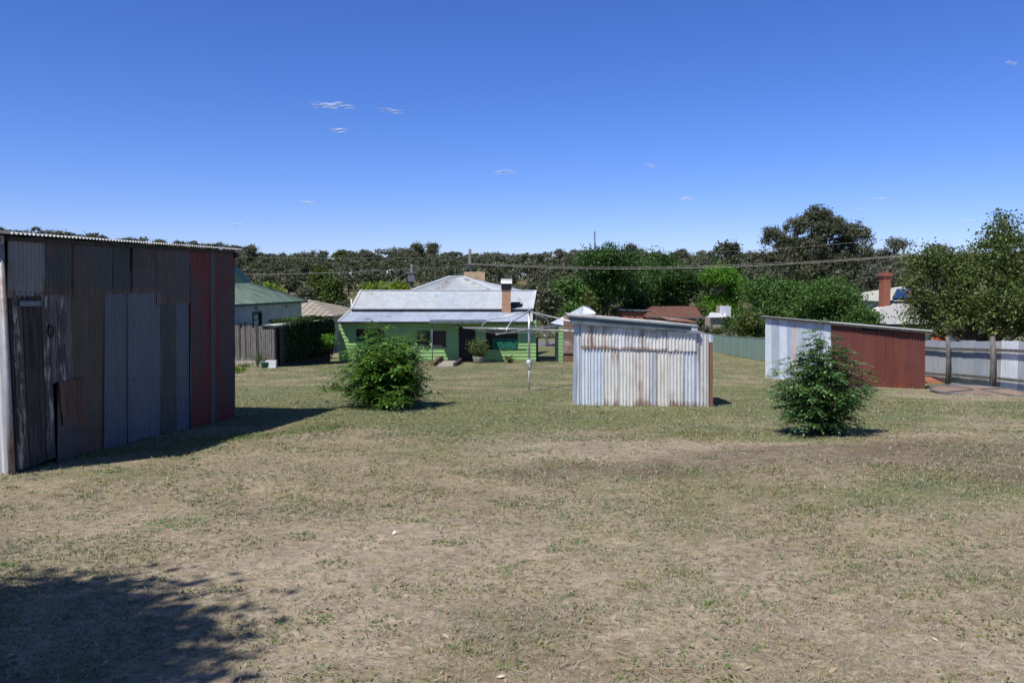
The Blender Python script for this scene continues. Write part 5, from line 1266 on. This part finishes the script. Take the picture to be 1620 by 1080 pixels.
T_('leafy_tree', 'yellowish sparse green tree among the lower dark branches', 930, 0, 452, 83, 48, 'L_olive', 26, lobes=6, clumps=110, per=30, leaf=.3, base=.05, trunk_r=.15)
T_('conifer', 'slim pointed yellow green conifer behind the outhouse roof', 939, 0, 466, 80, 10, 'L_olive', 27, lobes=6, clumps=60, per=26, leaf=.2, base=.02, trunk_r=.08, shape='cone', clump_r=.22)
T_('plane_tree', 'bright green rounded tree left of the big gum tree', 1143, 0, 421, 98, 78, 'L_bright', 28, lobes=10, clumps=340, per=52, leaf=.27, base=.05, trunk_r=.25, clump_r=.8)
T_('gum_tree', 'huge grey green gum tree rising highest on the right skyline', 1290, 0, 331, 112, 168, 'L_gum', 29, lobes=3, clumps=1500, per=52, leaf=.25, base=.25, trunk_r=.5, clump_r=.50, bark='pale_bark', fill=.6, lobe_r=.36, spread=.9, depth=10, extra=GUM)
T_('gum_tree', 'sparse pale limbed gum tree between the huge gum and the broad tree', 1412, 0, 362, 104, 74, 'L_gum2', 30, lobes=13, clumps=210, per=34, leaf=.24, base=.38, trunk_r=.38, clump_r=.6, bark='pale_bark', fill=.4, lobe_r=.30, limbs=1.8)
T_('gum_tree', 'grey shrubby gum tree below the pale limbed gum', 1400, 0, 420, 98, 90, 'L_gum2', 34, lobes=9, clumps=260, per=46, leaf=.26, base=.08, trunk_r=.22, bark='pale_bark', clump_r=.9)
T_('gum_tree', 'dark grey gum crown on the skyline above the bright green tree', 1152, 0, 385, 190, 46, 'L_gum', 35, lobes=7, clumps=150, per=28, leaf=.6, base=.4, trunk_r=.3, bark='pale_bark', clump_r=1.3)
T_('leafy_tree', 'mid green spreading tree under the left side of the huge gum', 1213, 0, 440, 82, 90, 'L_mid', 36, lobes=11, clumps=340, per=50, leaf=.25, base=.03, trunk_r=.2, clump_r=.85)
T_('leafy_tree', 'dull green tree directly behind the silver shed wall', 1232, 0, 437, 95, 84, 'L_olive', 37, lobes=9, clumps=240, per=32, leaf=.34, base=.03, trunk_r=.2, clump_r=.85, tint=0) if False else T_('leafy_tree', 'dull green tree directly behind the silver shed wall', 1245, 0, 442, 78, 84, 'L_mid', 37, lobes=9, clumps=240, per=32, leaf=.32, base=.03, trunk_r=.2, clump_r=.8)
T_('elm_tree', 'rich green broad tree behind the roof of the red shed', 1312, 0, 440, 48, 140, 'L_mid', 38, lobes=14, clumps=620, per=50, leaf=.15, base=.02, trunk_r=.22, clump_r=.5)
T_('leafy_tree', 'low green tree at the right end of the elm near the chimney', 1364, 0, 478, 44, 62, 'L_mid', 39, lobes=7, clumps=240, per=44, leaf=.14, base=.02, trunk_r=.12, clump_r=.4)
T_('bay_bush', 'yellow green bush leaning over the pale green fence', 1190, 0, 492, 66, 60, 'L_olive', 40, lobes=8, clumps=190, per=30, leaf=.2, base=.02, trunk_r=.1, clump_r=.45, cat='bush')
T_('bay_bush', 'dark green bush below the white tower shed', 1157, 0, 500, 80, 20, 'L_dark', 41, lobes=6, clumps=90, per=28, leaf=.2, base=.02, trunk_r=.1, clump_r=.45, cat='bush')
T_('garden_bush', 'straggly bush between the red tiled house and the white shed', 1112, 0, 480, 92, 18, 'L_olive', 42, lobes=5, clumps=60, per=26, leaf=.22, base=.05, trunk_r=.08, clump_r=.5, cat='bush')
for i, (u, vt, Y, w, m, lb) in enumerate([(1118, 513, 72, 16, 'L_gum', 'brownish garden bush at the left end of the green fence'), (1137, 516, 71, 16, 'L_olive', 'pale flowering bush just over the green fence'), (1158, 516, 70, 18, 'L_gum', 'dry rose bush behind the middle of the green fence'), (1100, 505, 82, 20, 'L_gum', 'dark bush in front of the red tiled house')]):
    T_('garden_bush', lb, u, 0, vt, Y, w, m, 50+i, lobes=5, clumps=46, per=24, leaf=.16, base=.02, trunk_r=.05, clump_r=.35, cat='bush')
T_('leafy_tree', 'lime green tree rising behind the ridge of the green roof', 428, 0, 441, 66, 50, 'L_lime', 60, lobes=8, clumps=180, per=28, leaf=.24, base=.1, trunk_r=.12, clump_r=.5)
for i, (u, w, vt, lb) in enumerate([(594, 40, 438, 'bright green tree top at the left end of the cottage ridge'), (622, 42, 437, 'bright green tree top just left of the shorter power pole'), (645, 36, 441, 'bright green tree top behind the shorter power pole')]):
    T_('plane_tree', lb, u, 0, vt, 72, w, 'L_lime', 61+i, lobes=7, clumps=150, per=28, leaf=.26, base=.15, trunk_r=.14, clump_r=.5)
T_('willow_tree', 'mid green willow standing in front of the wooded hill', 527, 0, 433, 118, 32, 'L_olive', 65, lobes=9, clumps=150, per=30, leaf=.45, base=.02, trunk_r=.2, clump_r=.9)
T_('willow_tree', 'tall yellowish green tree against the grey wooded hill', 507, 0, 410, 132, 26, 'L_olive', 66, lobes=8, clumps=140, per=30, leaf=.45, base=.1, trunk_r=.2, clump_r=.9)
T_('leafy_tree', 'dark olive bush left of the willow on the flat', 486, 0, 455, 118, 30, 'L_gum', 67, lobes=7, clumps=110, per=28, leaf=.4, base=.02, trunk_r=.15, clump_r=.8)
T_('leafy_tree', 'grey green shrub thicket beside the left gable of the cottage', 540, 0, 475, 76, 40, 'L_gum', 68, lobes=8, clumps=150, per=28, leaf=.26, base=.02, trunk_r=.1, clump_r=.5)
T_('garden_bush', 'yellow flowering bush behind the plank shed roof', 478, 0, 497, 53, 34, 'L_lime', 69, lobes=6, clumps=90, per=26, leaf=.15, base=.02, trunk_r=.06, clump_r=.3, cat='bush')
T_('garden_bush', 'green bush in front of the cream house window', 380, 0, 508, 45, 30, 'L_olive', 70, lobes=6, clumps=90, per=26, leaf=.13, base=.02, trunk_r=.06, clump_r=.3, cat='bush')
T_('leafy_tree', 'grey twiggy tree beyond the right gable of the cottage', 866, 0, 452, 74, 42, 'L_gum', 71, lobes=8, clumps=110, per=26, leaf=.28, base=.1, trunk_r=.14, clump_r=.6, bark='pale_bark', limbs=1.2)
T_('leafy_tree', 'olive tree beyond the gateway beside the road', 905, 0, 478, 70, 40, 'L_mid', 72, lobes=7, clumps=130, per=26, leaf=.24, base=.1, trunk_r=.12, clump_r=.5)
# gums that stand out on the skyline
for i, (u, vt, w, Y, lb, m) in enumerate([(94, 364, 22, 250, 'rounded gum crown showing above the near end of the dark shed roof', 'L_gum'), (207, 374, 14, 300, 'small gum crown just clear of the dark shed roof', 'L_gum'), (216, 376, 12, 340, 'low gum crown beside the small crown over the shed roof', 'L_gum'),
        (258, 378, 24, 300, 'gum crown above the middle of the dark shed roof', 'L_gum'), (285, 382, 20, 310, 'gum crown right of the one over the middle of the shed roof', 'L_gum'), (330, 384, 24, 310, 'gum crown above the red end of the shed roof', 'L_gum'), (362, 387, 22, 300, 'gum crown just past the red end of the shed roof', 'L_gum'),
        (400, 388, 28, 300, 'dark gum crown left along the ridge beside the shed', 'L_gum'), (660, 382, 20, 280, 'lone tall gum crown on the ridge above the shorter pole', 'L_gum'), (684, 384, 24, 285, 'wide gum crown on the ridge right of the lone tall one', 'L_gum'),
        (540, 394, 24, 300, 'olive gum crown on the ridge above the willow', 'L_olive'), (582, 397, 22, 300, 'gum crown on the ridge above the left of the cottage', 'L_gum2'), (885, 393, 22, 290, 'gum crown on the ridge right of the taller pole', 'L_gum'), (997, 384, 26, 290, 'pale gum crown right of the radio mast', 'L_gum2'), (1078, 394, 26, 280, 'gum crown on the ridge above the second dark tree', 'L_gum'), (1188, 404, 26, 240, 'grey gum left of the huge gum', 'L_gum2'), (1480, 388, 46, 160, 'grey gum crown rising behind the broad right-hand tree', 'L_gum2')]):
    T_('gum_tree', lb, u, 0, vt, Y, w, m, 100+i, lobes=7, clumps=130, per=34, leaf=.5, base=.45, trunk_r=.28, clump_r=1.0, bark='pale_bark', lobe_r=.42, fill=.4)

# wooded hill: one mass of gums
def forest():
    rng = np.random.default_rng(99); Vs = []; Ts = []; tr = MB(); cnt = 0
    rows = [(128, 44, 5.5), (140, 54, 5.8), (156, 60, 6.2), (172, 62, 6.8), (190, 66, 7.5), (210, 70, 8), (232, 74, 8.5), (256, 78, 9), (280, 82, 9.2), (305, 88, 9.5), (330, 92, 9.5), (352, 120, 9.5), (366, 140, 9.8), (376, 140, 9.6), (386, 120, 9)]
    for (Y, n, hh) in rows:
        half = Y*.86+40; xs_ = np.linspace(-half, half, int(n*1.6))+rng.normal(size=int(n*1.6))*half/n*.9
        for x in xs_:
            y = Y+rng.normal()*5; u = CU+x/y*F
            if Y < 150 and 485 < u < 580 : continue
            if u < -450 or u > 2050: continue
            z = g(x, y); h = hh*rng.uniform(.72, 1.3); w = h*rng.uniform(.45, .75)
            k = int(rng.integers(5, 9)); m = 12; per = 16
            lb = np.stack([x+rng.normal(size=k)*w*.26, y+rng.normal(size=k)*w*.26, z+h*rng.uniform(.38, .88, k), np.full(k, w*.27), np.full(k, w*.20)], 1)
            i = rng.integers(0, k, k*m); d = rdir(rng, k*m); d[:, 2] = np.abs(d[:, 2])*.9-.15
            C = lb[i, :3]+d*np.stack([lb[i, 3], lb[i, 3], lb[i, 4]], 1)*(.5+.6*rng.random((k*m, 1)))
            P = np.repeat(C, per, 0)+rng.normal(size=(k*m*per, 3))*w*.045
            sp = rng.random(); ct = rng.random(k*m); tt = np.clip(.42*sp+.28*np.repeat(ct, per)+.35*rng.random(len(P)), 0, 1)
            Vs.append(leafquads(P, .30+Y*.0009, rng, .6, .2)); Ts.append(tt)
            if rng.random() < .5:
                lean = rng.normal()*.5
                tr.tube([(x, y, z-.3), (x+lean*.5, y, z+h*.4), (x+lean, y, z+h*.75)], [.2, .15, .07], 4, False); cnt += 1
    V = np.concatenate(Vs); T = np.concatenate(Ts); print('forest quads', len(T))
    o = npmesh('forest', V, 4, M['L_forest'], attrs={'tint': ('FACE', T)})
    tag(o, 'grey green gum forest covering the hill behind the town', 'forest', kind='stuff')
    t = tr.build('forest_trunks', M['bark']); tag(t, 'pale gum trunks inside the hill forest', 'forest', kind='stuff')
forest()
# undergrowth on the flat in front of the hill
def scrub():
    rng = np.random.default_rng(55); n = 900; y = 84+rng.random(n)*60; x = (rng.random(n)*2-1)*(y*.72+10)
    u = CU+x/y*F; keep = ~((u > 470) & (u < 580) & (y < 125)) & ~((u > 1020) & (u < 1120) & (y < 100)); x, y = x[keep], y[keep]; n = len(x)
    r = rng.uniform(.5, 1.5, n); k = 60; i = np.repeat(np.arange(n), k); d = rdir(rng, n*k); d[:, 2] = np.abs(d[:, 2])
    P = np.stack([x[i], y[i], G(x, y)[i]], 1)+d*(r[i]*(.5+.6*rng.random(n*k)))[:, None]
    tt = np.clip(rng.random(n)[i]*.5+.5*rng.random(n*k), 0, 1)
    tag(npmesh('scrub', leafquads(P, .32, rng, .6, .2), 4, M['L_gum'], attrs={'tint': ('FACE', tt)}), 'rough scrub and low bushes on the flat below the hill', 'scrub', kind='stuff')
scrub()
# shade tree behind and left of the photographer (casts the foreground shadow)
tree('overhanging_tree', 'tree beside the photographer shading the lower left lawn', (-5.62, .08, g(-5.62, .08)), 6.6, 4.4, 'L_mid', 200, lobes=14, clumps=950, per=50, leaf=.13, base=.48, trunk_r=.16, clump_r=.34, fill=.2)

# ================= CLOUDS
t = NT('cloud_wisp'); t.b.inputs['Roughness'].default_value = 1; t.base((.84, .92, 1)); t.b.inputs['Specular IOR Level'].default_value = 0
lw = t.n('ShaderNodeLayerWeight'); lw.inputs[0].default_value = .5
v = t.coord((.006, .006, .03)); nz = t.noise(v, 1.0, 6, .65)
al = t.math('MULTIPLY', t.math('POWER', t.math('SUBTRACT', 1., lw.outputs['Facing']), 1.6), t.math('MULTIPLY', t.math('SUBTRACT', nz, .34), 2.2, clamp=True), clamp=True)
t.l(t.math('MULTIPLY', al, .8), t.b.inputs['Alpha']); M['cloud'] = t.m
rg = random.Random(6)
for (u, v, w, h, lb) in [(525, 166, 84, 11, 'largest white cloud wisp, upper left sky'), (617, 175, 54, 7, 'thin cloud wisp just right of the largest one'), (538, 205, 32, 8, 'small cloud wisp below the largest one'), (799, 273, 40, 8, 'small bright cloud wisp near the middle of the sky'), (487, 320, 38, 7, 'small cloud wisp low over the ridge at the left'), (379, 355, 26, 6, 'tiny cloud wisp just above the dark shed roof end'),
        (1028, 263, 24, 6, 'faint tiny cloud wisp right of the middle'), (1085, 314, 42, 6, 'faint pinkish cloud streak left of the huge gum'), (1362, 331, 24, 5, 'tiny cloud wisp above the pale limbed gum'), (1391, 315, 38, 5, 'faint cloud streak above the tiny wisp on the right'), (1531, 351, 34, 7, 'faint cloud puff left of the broad tree top'), (1600, 100, 22, 6, 'tiny cloud wisp at the upper right edge')]:
    Y = 2600.; p = P_(u, v, Y); sc = Y/F; b = MB(); b.sm = True; k = max(4, int(w/7))
    for i in range(k):
        q = (i+.5)/k; cx = p.x+(q-.5)*w*sc*.8+rg.uniform(-3, 3); cz = p.z+rg.uniform(-.25, .25)*h*sc-(q-.5)*h*sc*.3; rx = w/k*1.0*sc; rz = h*.5*sc*(1-abs(q-.5)*1.3)*rg.uniform(.7, 1.1); ry = rx
        base = len(b.v); N, Mx = 16, 10
        for j in range(Mx+1):
            ph = PI*j/Mx
            for a_ in range(N):
                th = 2*PI*a_/N; b.v.append((cx+rx*math.sin(ph)*math.cos(th), Y+ry*math.sin(ph)*math.sin(th), cz+rz*math.cos(ph)))
        for j in range(Mx):
            for a_ in range(N):
                c2 = (a_+1) % N; b.f.append((base+j*N+a_, base+j*N+c2, base+(j+1)*N+c2, base+(j+1)*N+a_))
    tag(b.build('cloud', M['cloud'], None, org=tuple(p)), lb, 'cloud')

for o in list(bpy.data.objects):
    k = GROUPS.get(o.name.split('.')[0])
    if k and o.get('category') and not o.get('group'): o['group'] = k
# ================================================================ LIGHT, SKY, CAMERA
Ld = Vector((.43, .50, -1)).normalized()
sun = bpy.data.lights.new('sun', 'SUN'); sun.energy = 4.9; sun.angle = math.radians(.55); sun.color = (1, .955, .89)
so = bpy.data.objects.new('sun', sun); COL.objects.link(so); so.rotation_euler = Ld.to_track_quat('-Z', 'Y').to_euler(); so.location = (-20, -20, 40)
W = bpy.data.worlds.new('World'); SC.world = W; W.use_nodes = True; nt = W.node_tree
bg = nt.nodes['Background']; sky = nt.nodes.new('ShaderNodeTexSky'); sky.sky_type = 'NISHITA'; sky.sun_disc = False
sky.sun_elevation = math.asin(-Ld.z); sky.sun_rotation = math.atan2(-Ld.x, -Ld.y)
sky.altitude = 1200; sky.air_density = 1.0; sky.dust_density = .25; sky.ozone_density = 3.0
hs_ = nt.nodes.new('ShaderNodeHueSaturation'); hs_.inputs['Saturation'].default_value = SKY_SAT; hs_.inputs['Hue'].default_value = SKY_HUE
nt.links.new(sky.outputs[0], hs_.inputs['Color']); mt_ = nt.nodes.new('ShaderNodeMix'); mt_.data_type = 'RGBA'; mt_.blend_type = 'MULTIPLY'; mt_.inputs[0].default_value = 1; mt_.inputs[7].default_value = (*SKY_TINT, 1)
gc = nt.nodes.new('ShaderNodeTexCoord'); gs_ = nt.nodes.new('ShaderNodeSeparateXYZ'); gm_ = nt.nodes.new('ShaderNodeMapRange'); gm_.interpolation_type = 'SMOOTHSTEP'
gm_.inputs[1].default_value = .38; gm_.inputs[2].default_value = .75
tm_ = nt.nodes.new('ShaderNodeMix'); tm_.data_type = 'RGBA'; tm_.inputs[6].default_value = (*SKY_TINT, 1); tm_.inputs[7].default_value = (.92, .66, .54, 1)  # unseen upper sky made dimmer and warmer, added to darken and neutralise shadows
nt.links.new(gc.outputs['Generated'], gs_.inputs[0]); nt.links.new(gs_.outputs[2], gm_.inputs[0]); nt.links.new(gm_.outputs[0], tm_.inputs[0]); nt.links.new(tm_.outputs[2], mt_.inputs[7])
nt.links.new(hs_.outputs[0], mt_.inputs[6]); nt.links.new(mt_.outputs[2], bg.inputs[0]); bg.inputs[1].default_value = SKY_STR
cam = bpy.data.cameras.new('camera'); cam.sensor_width = 36; cam.lens = 36*F/1620; cam.clip_end = 6000; cam.clip_start = .05
co = bpy.data.objects.new('camera', cam); COL.objects.link(co); co.location = (0, 0, CAMZ); co.rotation_euler = (PI/2-PITCH, 0, 0); SC.camera = co
SC.view_settings.view_transform = 'Standard'; SC.view_settings.look = 'None'; SC.view_settings.exposure = .12; SC.view_settings.gamma = 1
SC.cycles.max_bounces = 6; SC.cycles.transparent_max_bounces = 16
